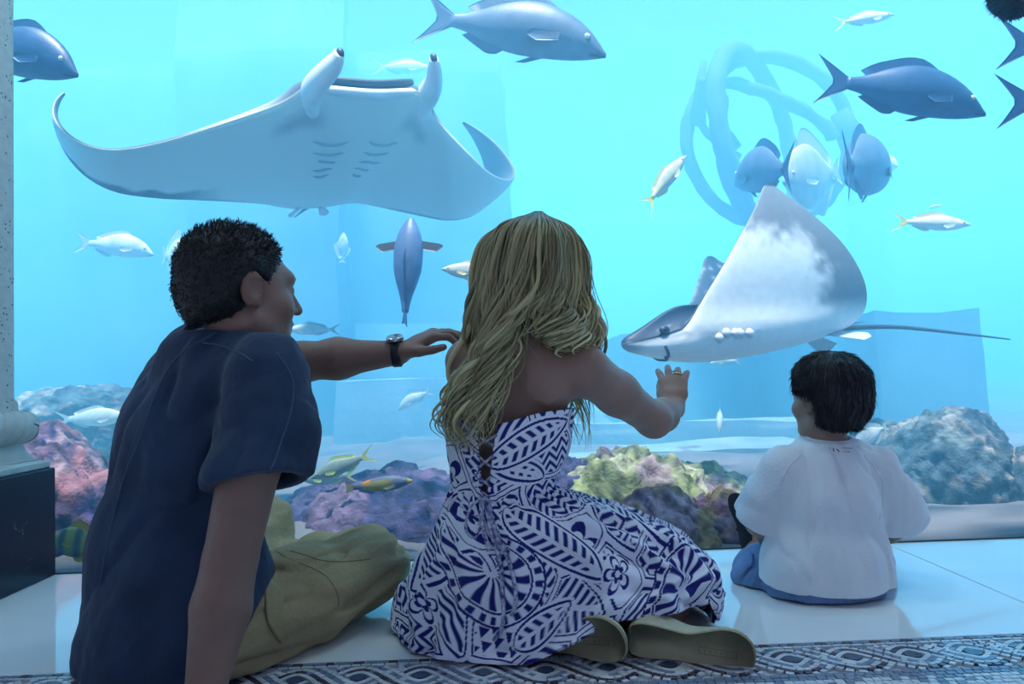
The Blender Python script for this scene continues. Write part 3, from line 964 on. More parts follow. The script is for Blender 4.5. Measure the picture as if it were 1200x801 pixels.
def bars(c, c2, n=5):
    base = flat(c, None, None, 0.0)
    def fn(S, W, P):
        m = sstep(0.1, 0.7, np.sin(S*n*2*math.pi)*0.5+0.5)[:, None]*0.7
        return base(S, W, P)*(1-m)+np.array(c2)*m
    return fn
DK = (0.020, 0.080, 0.20); DKF = ((0.020, 0.075, 0.19),)*3
SV = (0.11, 0.17, 0.26); SVF = ((0.10, 0.16, 0.26), (0.12, 0.17, 0.26), (0.10, 0.14, 0.22))
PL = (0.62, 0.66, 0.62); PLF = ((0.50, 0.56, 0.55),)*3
YT = (0.62, 0.58, 0.58); YTF = ((0.85, 0.72, 0.18), (0.7, 0.62, 0.35), (0.7, 0.66, 0.5))

fish('bream', (94, 76, 2.85), (-60, 48, 3.0), 'dark blue fish poking out from behind the pillar at the top left', flat(DK, belly=(0.06, 0.11, 0.2)), DKF, deep=1.05)
fish('bream', (713, 52, 3.05), (490, 18, 3.2), 'big silvery blue fish with scales at the top centre', flat(SV, back=(.08, .13, .21), belly=(.19, .25, .33), scales=0), SVF, deep=0.94)
fish('bream', (1156, 122, 2.9), (956, 92, 2.9), 'big dark blue fish at the upper right, swimming right', flat(DK), DKF, deep=0.99)
fish('bream', (1385, 66, 2.75), (1168, 50, 2.75), 'dark fish of which only the upper forked tail shows at the right edge', flat(DK), DKF)
fish('bream', (1385, 120, 2.75), (1167, 119, 2.75), 'dark fish of which only the lower forked tail shows at the right edge', flat(DK), DKF)
fish('snapper', (1048, 17, 3.7), (976, 28, 3.7), 'small pale yellowtail fish near the top right edge', striped(YT, (.9, .8, .3)), YTF, small=True)
fish('snapper', (804, 182, 3.2), (752, 246, 3.1), 'small yellow tailed fish diving up beside the ring sculpture', striped((.50, .52, .52), (.85, .75, .25), belly=(.7, .68, .6)), YTF, small=True, bend=-0.12)
fish('snapper', (1138, 263, 3.6), (1043, 259, 3.6), 'pale pinkish yellowtail fish right of the eagle ray', striped((.78, .66, .62), (.9, .8, .4), belly=(.85, .78, .72)), YTF, small=True)
fish('snapper', (1105, 240, 5.2), (1084, 244, 5.2), 'tiny faint fish above the pale pinkish one', flat(PL), PLF, small=True, eyes=False)
fish('bream', (862, 205, 3.9), (942, 196, 3.15), 'blue fish turned away with its forked tail spread, above the ray', flat((0.10, 0.16, 0.27)), DKF, bend=0.15)
fish('disc', (918, 214, 4.0), (985, 200, 4.4), 'whitish fish half hidden between two blue fish above the ray', flat((.42, .45, .44), back=(.40, .42, .42)), PLF, small=True)
fish('bream', (1034, 198, 3.95), (978, 196, 3.15), 'blue oval fish seen from behind, right of the whitish one', flat((0.10, 0.17, 0.28)), DKF, deep=1.0, bend=-0.1, wid=1.2)
fish('bream', (1052, 190, 5.0), (1024, 198, 5.4), 'faint pale fish in the haze right of the ring sculpture', flat(PL), PLF, small=True, eyes=False)
fish('bream', (181, 293, 4.2), (88, 283, 4.2), 'pale hazy fish at the left above the man', bars(PL, (.75, .78, .7), 3), PLF, small=True)
fish('disc', (224, 300, 4.4), (190, 299, 4.75), "round pale fish just left of the man's head", bars(PL, (.85, .86, .78), 3), PLF, small=True, deep=0.75)
fish('snapper', (266, 374, 4.2), (203, 349, 4.2), "pale fish tail showing behind the man's neck", flat((.7, .7, .66)), PLF, small=True)
fish('snapper', (334, 386, 4.2), (402, 386, 4.2), "pale fish swimming left past the man's chin", flat((.72, .72, .66)), PLF, small=True)
fish('snapper', (517, 315, 3.0), (597, 322, 3.0), "silver fish with a yellow line disappearing behind the woman's hair", striped((.52, .52, .56), (.85, .72, .25), 0.02, .012, belly=(.66, .64, .64)), ((.7, .6, .3),)*3, deep=1.25)
fish('disc', (403, 272, 5.6), (401, 308, 5.6), 'faint upright fish in the haze below the manta', flat(PL), PLF, small=True, eyes=False, deep=.6)
fish('bream', (843, 505, 4.1), (844, 474, 4.3), "small pale fish heading down beside the boy's ear", flat((.66, .72, .68)), PLF, small=True)
fish('bream', (832, 424, 4.2), (868, 422, 4.2), "pale fish under the eagle ray's belly", flat((.75, .78, .72)), PLF, small=True)
fish('snapper', (364, 560, 2.95), (440, 530, 2.95), 'green fish with a yellow tail over the purple reef', flat((.26, .34, .30), belly=(.34, .42, .36)), ((.55, .60, .16), (.5, .58, .2), (.5, .58, .2)), deep=1.25)
fish('snapper', (352, 562, 3.15), (420, 556, 3.15), 'second, darker green fish partly behind the first', flat((.20, .30, .30)), ((.45, .52, .18),)*3, deep=1.3)
def wrasse(S, W, P):
    col = np.empty((len(S), 3)); col[:] = (.20, .22, .32)
    m = sstep(.25, .45, S)*(1-sstep(.75, .95, S))*(W < 0.55); col = col*(1-m[:, None])+np.array((.50, .40, .12))*m[:, None]
    m = (sstep(.68, .72, S)*(1-sstep(.80, .86, S))*sstep(.1, .5, W))[:, None]; col = col*(1-m)+np.array((.85, .36, .04))*m
    m = (1-sstep(.05, .10, S))[:, None]; col = col*(1-m)+np.array((.85, .48, .05))*m
    return col
fish('parrot', (483, 563, 2.72), (404, 572, 2.72), 'orange and blue wrasse over the purple reef', wrasse, ((.45, .38, .2), (.25, .28, .5), (.4, .36, .2)), bend=0.04)
fish('disc', (60, 632, 2.62), (124, 640, 2.62), "yellow green banded fish at the man's back by the pillar", bars((.16, .22, .22), (.62, .62, .12), 3), ((.5, .5, .1), (.75, .45, .1), (.6, .5, .1)), small=True)
fish('disc', (1000, 520, 3.3), (1040, 498, 3.3), "pale fish behind the boy's neck", flat((.7, .76, .74)), PLF, small=True, eyes=False, deep=.7)
fish('bream', (466, 478, 5.0), (506, 456, 5.0), "faint fish in the haze below the man's hand", flat(PL), PLF, small=True, eyes=False)
fish('snapper', (506, 80, 5.2), (436, 78, 5.2), "faint pale fish above the manta's back", flat(PL), PLF, small=True, eyes=False, deep=1.3)
fish('snapper', (150, 487, 4.0), (62, 492, 4.0), 'pale green fish above the pink reef mound', flat((.66, .72, .6)), PLF, small=True, eyes=False, deep=1.3)
# the blue fish swimming up, seen from above its back
fish('parrot', (481, 256, 3.0), (474, 382, 2.95), 'blue fish swimming straight up with both side fins spread', flat((0.10, 0.17, 0.34), belly=(.2, .26, .4)), ((.09, .14, .30), (.09, .14, .28), (.06, .05, .06)), up=(0.15, -1, 0.1), roll=-0.3, wid=1.8, flatpect=True)

# ================================================================== RAYS
M_ray = mat('ray_skin', paint=True, rough=0.5, spec=0.35, bump=0.06, bscale=90)
def ray_disc(LE, TE, TH, CAMB, nt=121, nc=56):
    """LE, TE: lists of (t, x) along half span; TH: (t, thickness); CAMB(t signed) -> (y, z) of the span line"""
    t = np.linspace(-1, 1, nt); t = np.sign(t)*np.abs(t)**1.3
    a = np.abs(t)
    def ip(tab, q):
        k = np.array(tab); f_ = spline(k, 400)
        return np.interp(q, f_[:, 0], f_[:, 1])
    le, te, th = ip(LE, a), ip(TE, a), ip(TH, a)
    yz = np.array([CAMB(q) for q in t])
    c = 0.5-0.5*np.cos(np.linspace(0, math.pi, nc))
    X = le[:, None]+(te-le)[:, None]*c[None, :]
    g = np.gradient(yz, axis=0); g /= np.linalg.norm(g, axis=1)[:, None]+1e-9
    ny, nz = -g[:, 1], g[:, 0]
    foil = (np.sin(math.pi*c**0.62)**0.75)
    ht = th[:, None]*foil[None, :]+0.0015
    def surf(sg, k):
        Yv = yz[:, 0][:, None]+sg*k*ht*ny[:, None]; Zv = yz[:, 1][:, None]+sg*k*ht*nz[:, None]
        return np.stack([X, Yv, Zv], -1).reshape(-1, 3)
    top, bot = surf(1, 1.0), surf(-1, 0.85)
    n = nt*nc
    q = gridfaces(nt, nc)
    f = [tuple(x) for x in q.tolist()]+[tuple(i+n for i in x[::-1]) for x in q.tolist()]
    ring_ = [i*nc for i in range(nt)]+[(nt-1)*nc+j for j in range(1, nc)]+[i*nc+nc-1 for i in range(nt-2, -1, -1)]+list(range(nc-2, 0, -1))
    for k in range(len(ring_)):
        a_, b_ = ring_[k], ring_[(k+1) % len(ring_)]
        f.append((b_, a_, a_+n, b_+n))
    T = np.repeat(t, nc); C = np.tile(c, nt)
    return top, bot, f, T, C

def place(root, pos, fwd, up, roll=0.0):
    R = frame(fwd, up)
    R = Matrix.Rotation(roll, 3, Vector(fwd).normalized()) @ R
    M = Matrix((R.col[1], -R.col[0], R.col[2])).transposed().to_4x4(); M.translation = pos
    root.matrix_world = M

# ---- spotted eagle ray.  local: x forward from the snout, y left, z up
er = thing('eagle_ray', 'large eagle ray with white belly, raised wing and long thin tail', 'ray')
def e_span(t):
    a = abs(t); s = 0.66
    y = s*(a if a < .12 else .12+(a-.12)*0.80)
    ang = 1.52 if t > 0 else 1.08          # the near wing is lifted higher
    yy = zz = 0.0; q = 0.0
    while q < a-1e-9:                      # walk out along the wing while it bends up
        d = min(.01, a-q)
        g = ang*float(sstep(.02, .16, np.float64(q)))*(.62+.50*q)
        yy += s*d*math.cos(g); zz += s*d*math.sin(g); q += d
    return (math.copysign(yy, t), zz)
top, bot, f, T, C = ray_disc(
    [(0, 0.0), (.03, -.012), (.055, -.05), (.08, -.14), (.105, -.215), (.14, -.25), (.35, -.34), (.6, -.46), (.85, -.585), (.97, -.64), (1, -.665)],
    [(0, -1.06), (.06, -1.06), (.12, -1.09), (.22, -1.13), (.38, -1.11), (.6, -1.01), (.8, -.865), (.93, -.75), (1, -.70)],
    [(0, .125), (.05, .118), (.1, .10), (.16, .07), (.3, .036), (.6, .017), (.9, .008), (1, .004)], e_span)
n = len(top)
for P in (top, bot):
    P[:, 0] += np.where(T < 0, -.10*sstep(.1, .6, np.abs(T)), 0)
# slimmer snout
for P in (top, bot):
    k = sstep(-0.30, -0.02, P[:, 0])
    P[:, 2] = P[:, 2]*(1-0.42*k)-0.025*k
A = np.abs(T)
spot = np.zeros(n)
rs = np.random.RandomState(4)
for _ in range(170):
    sx, st = rs.uniform(-1, -.15), rs.uniform(-1, 1)
    j = np.argmin((top[:, 0]-sx)**2+(T-st)**2*0.6)
    spot = np.maximum(spot, np.exp(-(np.sum((top-top[j])**2, 1))/(0.012**2)))
ctop = np.array((.018, .034, .075))*(1-spot[:, None])+np.array((.20, .25, .32))*spot[:, None]
edge = sstep(.60, .82, C+0.10*fbm(bot, 22, 3, 8)+0.25*sstep(.5, 1, A))*sstep(.16, .3, A)
tipg = sstep(.58, .78, A+0.06*fbm(bot, 26, 3, 9))
gray = np.maximum(edge, tipg)
cbot = np.array((.86, .86, .86))*(1-gray[:, None])+np.array((.19, .21, .25))*gray[:, None]
cbot = cbot*(1+0.08*fbm(bot, 60, 2, 4)[:, None])
# dark snout and face markings
face = sstep(-.30, -.22, bot[:, 0])*(A < .12)*sstep(-0.02, 0.02, bot[:, 2]+0.035+0.02*fbm(bot, 18, 2, 6))
snt = sstep(-.10, -.02, bot[:, 0])*0.75*(A < .12)
mk = np.maximum(face, snt)[:, None]*0.85
cbot = cbot*(1-mk)+np.array((.10, .13, .20))*mk
obj('disc', np.concatenate([top, bot]), f, M_ray, er, col=np.concatenate([ctop, cbot]))
M_gill = mat('gill_slit', (.62, .64, .68), 0.6)
M_dark = mat('dark_ray_skin', (.035, .05, .09), 0.5)
rs = np.random.RandomState(2)
for sg in (1, -1):
    for k in range(5):
        q = np.argmin((bot[:, 0]-(-.36-.031*k))**2+(T-sg*(0.115+.004*k))**2)
        p = bot[q]
        vv, ff = tube([p+np.array((0, sg*.000, .018)), p+np.array((0, sg*.004, 0.002)), p+np.array((-.006, sg*.0, -.018))], [.011, .021, .010], 8, flat=0.75)
        obj('gill_slit', vv, ff, M_gill, er)
    # eye in a dark socket
    p = np.array((-.16, sg*0.062, 0.012))
    ph, tt = np.meshgrid(np.linspace(0.01, math.pi-.01, 9), np.linspace(0, 2*math.pi, 14, endpoint=False), indexing='ij')
    D = np.stack([np.sin(ph)*np.cos(tt), np.cos(ph), np.sin(ph)*np.sin(tt)], -1).reshape(-1, 3)
    e = obj('eye', p+D*0.021*np.array((1.1, .6, .8)), gridfaces(9, 14, True), M_dark, er)
    obj('pupil', p+np.array((0, sg*.008, 0))+D*0.010*np.array((1, .6, 1)), gridfaces(9, 14, True), M_eyeb, e)
    # pelvic fins
    v, ff = fin([(-.90, sg*.04, -.02), (-.95, sg*.05, -.02), (-1.0, sg*.05, -.01)], [(-1.06, sg*.13, -.075), (-1.11, sg*.12, -.06), (-1.13, sg*.09, -.035)], .012)
    obj('pelvic_fin', v, ff, M_ray, er, col=np.broadcast_to(np.array((.42, .46, .52)), (len(v), 3)))
# mouth: a curved dark slit with pale lip on the underside
mp_ = []
for q in np.linspace(-1, 1, 15):
    j = np.argmin((bot[:, 0]-(-.155-.022*(1-q*q)))**2+(bot[:, 1]-q*.062)**2*1.0)
    mp_.append(bot[j]+np.array((0, 0, -.002)))
vv, ff = tube(spline(mp_, 30), .006, 8); obj('mouth', vv, ff, M_dark, er)
tl = [(-.98, 0, 0), (-1.15, 0.005, 0.01), (-1.4, .02, .0), (-1.75, .05, -.05), (-1.98, .08, -.09)]
vv, ff = tube(spline(tl, 40), np.linspace(.016, .0035, 40), 8); obj('tail', vv, ff, M_dark, er)
v, ff = fin([(-1.0, 0, .012), (-1.04, 0, .012), (-1.08, 0, .012)], [(-1.12, 0, .045), (-1.14, 0, .04), (-1.15, 0, .025)], .008); obj('dorsal_fin', v, ff, M_dark, er)
v, ff = tube([(-1.06, 0, .012), (-1.14, 0, .03), (-1.22, 0, .035)], [.005, .004, .001], 6); obj('spine', v, ff, M_dark, er)
place(er, at(727, 396, 2.98), (-1.0, -0.34, -0.02), (0, 0, 1), roll=0.20)
er.scale = (1.06, 1.06, 1.06)

# ---- manta
mr = thing('manta_ray', 'huge manta ray showing its pale belly with curled wing tips', 'ray')
def m_span(t):
    a = abs(t)
    s = 1.42 if t < 0 else 1.36
    # walk along the wing, the angle drooping first and curling up at the tip
    y = z = 0.0; st = 0.01; q = 0.0
    while q < a-1e-9:
        d = min(st, a-q)
        if t < 0: g = float(np.interp(q, (0, .12, .22, .48, .62, .78, 1), (0, -.0, -.14, -.14, .06, 1.05, 2.2)))
        else: g = float(np.interp(q, (0, .12, .22, .46, .58, .72, 1), (0, -.1, -.60, -.55, .1, 1.5, 2.1)))
        y += s*d*math.cos(g); z += s*d*math.sin(g); q += d
    return (math.copysign(y, t), z)
top, bot, f, T, C = ray_disc(
    [(0, -.005), (.08, -.002), (.15, 0.0), (.19, -.02), (.22, -.08), (.27, -.135), (.4, -.22), (.6, -.34), (.8, -.47), (.93, -.57), (1, -.63)],
    [(0, -1.16), (.08, -1.14), (.2, -1.05), (.4, -.90), (.6, -.77), (.8, -.68), (.93, -.655), (1, -.65)],
    [(0, .125), (.1, .12), (.18, .10), (.26, .07), (.4, .04), (.6, .024), (.85, .012), (1, .004)], m_span)
n = len(top); A = np.abs(T)
ctop = np.broadcast_to(np.array((.07, .10, .15)), (n, 3)).copy()
sh = np.exp(-((bot[:, 0]+.18)/.13)**2-((A-.36)/.12)**2)
ctop = ctop*(1-sh[:, None])+0.5*sh[:, None]
blot = sstep(.74, .86, C+0.10*fbm(bot*np.array((1, 2, 1)), 7, 3, 12))*sstep(.3, .5, A)*(T < 0)
blot = np.maximum(blot, sstep(.93, .97, C)*sstep(.2, .4, A)*0.7)
cbot = np.array((.60, .66, .62))*(1-blot[:, None])+np.array((.06, .09, .16))*blot[:, None]
m = (np.exp(-((C-.12)/.05)**2)*sstep(.10, .16, A)*(1-sstep(.22, .28, A)))[:, None]*0.6
cbot = cbot*(1-m)+np.array((.15, .18, .25))*m
obj('disc', np.concatenate([top, bot]), f, M_ray, mr, col=np.concatenate([ctop, cbot]))
M_manta = mat('pale_manta_skin', (.66, .68, .70), 0.45, var=0.15, vscale=12)
M_mgill = mat('manta_gill_edge', (.34, .42, .50), 0.6)
for sg in (1, -1):
    pts = [(-.10, sg*.225, -.03), (-.01, sg*.245, -.03), (.09, sg*.235, -.035), (.18, sg*.205, -.03), (.225, sg*.19, -.01)]
    vv, ff = tube(spline(pts, 24), np.interp(np.linspace(0, 1, 24), (0, .3, .75, 1), (.055, .062, .045, .028)), 14, flat=0.62, side=(0, 0, 1))
    o = obj('cephalic_fin', vv, ff, M_manta, mr)
    vv, ff = tube(spline([(.226, sg*.188, .0), (.232, sg*.187, -.012), (.226, sg*.188, -.024)], 10), .013, 8); obj('fin_tip', vv, ff, M_dark, o)
    c0 = np.array((-.06, sg*.265, .02))
    ph, tt = np.meshgrid(np.linspace(0.01, math.pi-.01, 8), np.linspace(0, 2*math.pi, 12, endpoint=False), indexing='ij')
    D = np.stack([np.sin(ph)*np.cos(tt), np.cos(ph), np.sin(ph)*np.sin(tt)], -1).reshape(-1, 3)
    obj('eye', c0+D*.022, gridfaces(8, 12, True), M_eyeb, mr)
    for k in range(5):
        xs = -.26-.075*k
        gp = []
        for y in np.linspace(.045+.004*k, .185-.018*k, 9):
            j = np.argmin((bot[:, 0]-(xs-.03*math.sin((y-.04)/.15*math.pi)))**2+(bot[:, 1]-sg*y)**2)
            gp.append(bot[j]+np.array((0, 0, -.001)))
        gp = np.array(gp)
        for _ in range(3): gp[1:-1] = (gp[:-2]+gp[1:-1]*2+gp[2:])/4
        vv, ff = tube(spline(gp, 24), np.interp(np.linspace(0, 1, 24), (0, .2, .8, 1), (.003, .008, .008, .003)), 6); obj('gill_slit', vv, ff, M_mgill, mr)
    v, ff = fin([(-1.06, sg*.05, -.02), (-1.1, sg*.06, -.02), (-1.13, sg*.05, -.01)], [(-1.15, sg*.11, -.03), (-1.19, sg*.10, -.03), (-1.21, sg*.07, -.02)], .014)
    obj('pelvic_fin', v, ff, M_manta, mr)
lp = [(.008-.03*abs(q)**3, q*.20, -.006-0.03*(1-q*q)) for q in np.linspace(-1, 1, 15)]
vv, ff = tube(spline(lp, 40), .020, 8); obj('lower_lip', vv, ff, M_manta, mr)
vv, ff = tube(spline([(p[0]+.004, p[1]*.97, p[2]+.045) for p in lp], 40), .016, 8); obj('upper_lip', vv, ff, M_dark, mr)
vv, ff = tube(spline([(-1.12, 0, 0), (-1.25, 0, .03), (-1.5, .02, .10)], 30), np.linspace(.014, .003, 30), 8); obj('tail', vv, ff, M_dark, mr)
place(mr, at(434, 102, 3.08), (0.40, -0.80, 0.20), (0.0, 0.3, 1), roll=0.27)
mr.scale = (1.045, 1.045, 1.045)

# ---- dark fuzzy clump in the top right corner
M_fuzz = mat('dark_fuzz', (.003, .006, .02), 0.9)
mb = MB()
c0 = np.array(at(1186, -8, 2.45))
rs = np.random.RandomState(8)
ph, tt = np.meshgrid(np.linspace(0.01, math.pi-.01, 24), np.linspace(0, 2*math.pi, 40, endpoint=False), indexing='ij')
D = np.stack([np.sin(ph)*np.cos(tt), np.sin(ph)*np.sin(tt), np.cos(ph)], -1).reshape(-1, 3)
rad = np.array((.077, .065, .089))
mb.add(D*rad*(1+0.06*fbm(D, 4, 3, 2))[:, None], gridfaces(24, 40, True).tolist())
for _ in range(900):
    d = rs.normal(size=3); d /= np.linalg.norm(d)
    p = d*rad*0.98; e = p+(d+rs.normal(size=3)*0.4)*rs.uniform(.006, .014)
    mb.tube([p, (p+e)/2, e], [.0018, .0013, .0003], 4, caps=False)
o = mb.build('clump', M_fuzz)
dk = thing('hanging_clump', 'dark fuzzy rounded clump in the top right corner', 'clump', tuple(c0))
o.parent = dk
vv, ff = tube(spline([(0, 0, .06), (.004, .002, .5), (0, 0, SURF_Z-.12-c0[2])], 30), .007, 8)
obj('line', vv, ff, M_fuzz, dk)

# ================================================================== PEOPLE: shared builders
M_skin_m = mat('man_skin', (0.26, 0.145, 0.11), 0.5, 0.35, var=0.18, vscale=14, bump=0.08, bscale=220)
M_skin_w = mat('woman_skin', (0.33, 0.19, 0.145), 0.45, 0.35, var=0.14, vscale=12, bump=0.05, bscale=220)
M_skin_b = mat('boy_skin', (0.34, 0.21, 0.16), 0.5, 0.35, var=0.1, vscale=12, bump=0.04, bscale=220)

def vl(c, R, *o):
    """local (right, forward, up) offset -> world"""
    return np.array(c)+np.array(R @ Vector(o))

def head(S, c, R, s=1.0):
    """skull, face and ears around centre c; R columns right, forward, up"""
    M = np.array(R)
    def p(*o): return vl(c, R, *(q*s for q in o))
    def e(o, r, k=.015, op='add'): S.ell(p(*o), [q*s for q in r], M, k*s, op)
    e((0, -.014, .030), (.077, .098, .086), .02)
    e((0, .040, -.030), (.064, .062, .082), .03)
    e((0, .020, -.065), (.052, .06, .048), .03)
    for sg in (1, -1):
        S.cone(p(sg*.016, .078, -.096), p(sg*.055, -.002, -.062), .019*s, .022*s, .02*s)
        e((sg*.044, .062, -.028), (.024, .026, .022), .02)
    e((0, .078, .030), (.052, .022, .018), .02)                  # brow
    S.cone(p(0, .093, .016), p(0, .117, -.026), .007*s, .0115*s, .010*s)   # nose
    for sg in (1, -1):
        e((sg*.012, .103, -.031), (.008, .010, .007), .006)
        e((sg*.032, .098, .006), (.014, .010, .010), .008, 'sub')
        e((sg*.032, .083, .006), (.013, .012, .011), .003)
    e((0, .097, -.056), (.023, .012, .0065), .006)
    e((0, .094, -.068), (.020, .012, .007), .006)
    e((0, .088, -.092), (.020, .018, .016), .012)                # chin
    for sg in (1, -1):                                           # ears
        Me = M @ np.array(Matrix.Rotation(sg*-0.45, 3, 'Z'))
        S.ell(p(sg*.083, -.010, -.004), [q*s for q in (.0085, .021, .033)], Me, .006*s)
        S.ell(p(sg*.092, -.004, -.002), [q*s for q in (.0085, .012, .021)], Me, .004*s, 'sub')
        e((sg*.079, .004, -.030), (.006, .008, .010), .006)

def hand(S, w, d, n, curl=(.25, .3, .2), size=1.0, spread=.10, thumb=1.0, left=False, fr=.0088, fcurl=None):
    """w wrist, d finger direction, n back-of-hand normal; the thumb lies on the side d x n for a left hand, the other side for a right hand"""
    d = Vector(d).normalized(); n = Vector(n); n = (n-d*n.dot(d)).normalized()
    s = d.cross(n)*(1 if left else -1)
    w = Vector(w); z = size
    S.econe(w-d*.01, w+d*.045*z, (.025*z, .019*z), (.036*z, .015*z), s, .012)
    S.econe(w+d*.04*z, w+d*.086*z, (.037*z, .015*z), (.038*z, .012*z), s, .012)
    tips = []
    for k, (off, ln, b0) in enumerate(((.028, .070, .086), (.0095, .078, .090), (-.0095, .072, .087), (-.027, .056, .080))):
        dirn = (d+s*spread*(1.5-k)).normalized()
        p = w+d*b0*z+s*off*z
        S.cone(w+d*.05*z+s*off*.8*z, p, .011*z, .0105*z, .008)
        ang = 0.0
        cl = curl if fcurl is None else fcurl[k]
        for j, (fr_, rr) in enumerate(((.45, 1.0), (.30, .92), (.25, .80))):
            ang += cl[j]
            q = p+(dirn*math.cos(ang)-n*math.sin(ang))*ln*z*fr_
            S.cone(p, q, fr*z*rr*1.04, fr*z*rr*0.92, .003)
            p = q
        tips.append(p)
    a = w+d*.018*z+s*.026*z
    b = a+(d*.75+s*.62*thumb-n*.25).normalized()*.036*z
    c = b+(d*.92+s*.25*thumb-n*.30).normalized()*.030*z
    e = c+(d*.97-s*.05-n*.25).normalized()*.024*z
    S.cone(w+d*.012*z+s*.012*z, a, .016*z, .014*z, .012); S.cone(a, b, .0145*z, .0115*z, .010); S.cone(b, c, .0110*z, .0095*z, .004); S.cone(c, e, .0095*z, .0078*z, .003)
    return tips

def cloth_fold(seed, amp, fine=0.0, axis=(0, 0, 1), scale=9.0, along=.4):
    ax = np.array(axis, dtype=float); ax /= np.linalg.norm(ax)
    def fn(P):
        q = P-np.outer((P @ ax)*(1-along), ax)      # folds run along the axis
        w = np.stack([fbm(q, scale*0.5, 2, seed+31), fbm(q, scale*0.5, 2, seed+37), fbm(q, scale*.5, 2, seed+41)], -1)*0.05
        a = np.clip(np.abs(fbm(q+w, scale, 2, seed))*2.4, 0, 1.4)**.8     # rounded puffs, narrow valleys
        return -amp*(a-.45)-fine*fbm(q, scale*3.0, 2, seed+5)
    return fn

def strand_cap(name, V0, N0, mask, root, m, count, length, flow, rad, seed, parent, jitter=.35, colr=None, lift=.35):
    """short hair: tapered strands rooted on the scalp vertices"""
    rs = np.random.RandomState(seed)
    idx = np.nonzero(mask)[0]
    idx = rs.choice(idx, count)
    p = V0[idx]+rs.normal(size=(count, 3))*.0015
    nrm = N0[idx]
    fl_ = flow(p, nrm)
    d = fl_+lift*nrm+jitter*rs.normal(size=(count, 3))
    d -= nrm*np.minimum(0, (d*nrm).sum(1))[:, None]
    d /= np.linalg.norm(d, axis=1)[:, None]+1e-9
    ln = (length(p) if callable(length) else length)*rs.uniform(.6, 1.15, count)
    a = np.linspace(0, 2*math.pi, 3, endpoint=False)
    side = np.cross(d, nrm+.01); side /= np.linalg.norm(side, axis=1)[:, None]+1e-9
    bin_ = np.cross(d, side)
    vs = []
    for t, r in ((-.12, 1.0), (.5, .8), (1.0, .12)):
        q = p+d*(ln*t)[:, None]-nrm*(ln*0.22*max(t, 0)**2)[:, None]
        for k in a:
            vs.append(q+rad*r*(math.cos(k)*side+math.sin(k)*bin_))
    Vv = np.stack(vs, 1).reshape(-1, 3)
    f = []
    base = np.arange(count)*9
    for j in range(2):
        for k in range(3):
            f.append(np.stack([base+j*3+k, base+j*3+(k+1) % 3, base+j*3+3+(k+1) % 3, base+j*3+3+k], -1))
    return obj(name, Vv, np.concatenate(f), m, parent)

# ================================================================== MAN
man = thing('person', 'man in a grey blue t-shirt and khaki trousers leaning on one arm', 'person', tuple(at(205, 770, 1.5)))
man.location.z = 0
FA = math.radians(50)
mf = Vector((math.cos(FA), math.sin(FA), 0)); mrr = Vector((math.sin(FA), -math.cos(FA), 0))
pelv, wst, chs, upp = at(214, 722, 1.52), at(206, 640, 1.53), at(234, 510, 1.52), at(256, 438, 1.50)
nck = at(284, 393, 1.49)
shR = upp+mrr*.175+Vector((0, 0, -.012)); shL = upp-mrr*.155+Vector((0, 0, -.022))
elR, wrR = at(270, 655, 1.29), at(240, 812, 1.215)
elL, wrL = at(352, 424, 1.70), at(468, 413, 1.70)
hdC = at(281, 341, 1.49)
HA = math.radians(40)
hdR = frame((math.cos(HA), math.sin(HA), -0.06))
hipR, hipL = pelv+mrr*.10+Vector((0, 0, -.03)), pelv-mrr*.10+Vector((0, 0, -.03))
knR = at(432, 664, 1.76); anR = at(318, 668, 1.98)
knL = at(308, 620, 1.98); anL = at(262, 668, 2.03)
S = SDF((-1.0, 1.02, -.01), (0.10, 2.16, 1.0), .0045)
S.econe(pelv, wst, (.16, .125), (.140, .105), mrr, .05)
S.econe(wst, chs, (.140, .105), (.155, .115), mrr, .05)
S.econe(chs, upp, (.155, .115), (.150, .085), mrr, .05)
S.cone(shL, shR, .055, .055, .05)
S.chain([nck-Vector((0, 0, .05)), nck+Vector((0.005, 0.01, .02)), hdC+Vector((0, 0, -.05))], [.066, .058, .056], .03)
head(S, hdC, hdR, 1.05)
S.cone(shR, (shR+elR)/2, .056, .053, .012)
S.chain([(shR+elR)/2, elR, elR*.62+wrR*.38, wrR], [.053, .045, .049, .031], .008)
S.chain([shL, (shL+elL)/2, elL, elL*.62+wrL*.38, wrL], [.056, .052, .043, .044, .027], .025)
S.chain([hipR, hipR*.5+knR*.5, knR, knR*.6+anR*.4, anR], [.088, .078, .060, .056, .040], .03)
S.chain([hipL, hipL*.5+knL*.5, knL, knL*.6+anL*.4, anL], [.088, .078, .060, .056, .040], .03)
S.chain([anR, anR+Vector((-.08, .10, -.03)), anR+Vector((-.12, .14, -.035))], [.038, .032, .022], .02)
S.chain([anL, anL+Vector((.05, .08, -.045)), anL+Vector((.07, .10, -.05))], [.038, .030, .02], .02)
hand(S, wrR, (-.25, -.75, -.12), (0, -.1, 1), (.12, .1, .05), 1.05)
handL_tips = hand(S, wrL, (.82, -.05, .40), (-.3, -.30, 1), size=1.04, left=True, thumb=.9,
     fcurl=((.45, .75, .45), (.45, .50, .30), (.40, .35, .25), (.40, .35, .25)), spread=.05)
Vv, Fq = S.mesh()
Vv = relax(Vv, Fq, 1, .4)
keep(obj('body', Vv, Fq, M_skin_m), man)
Nv = vnormals(Vv, Fq)

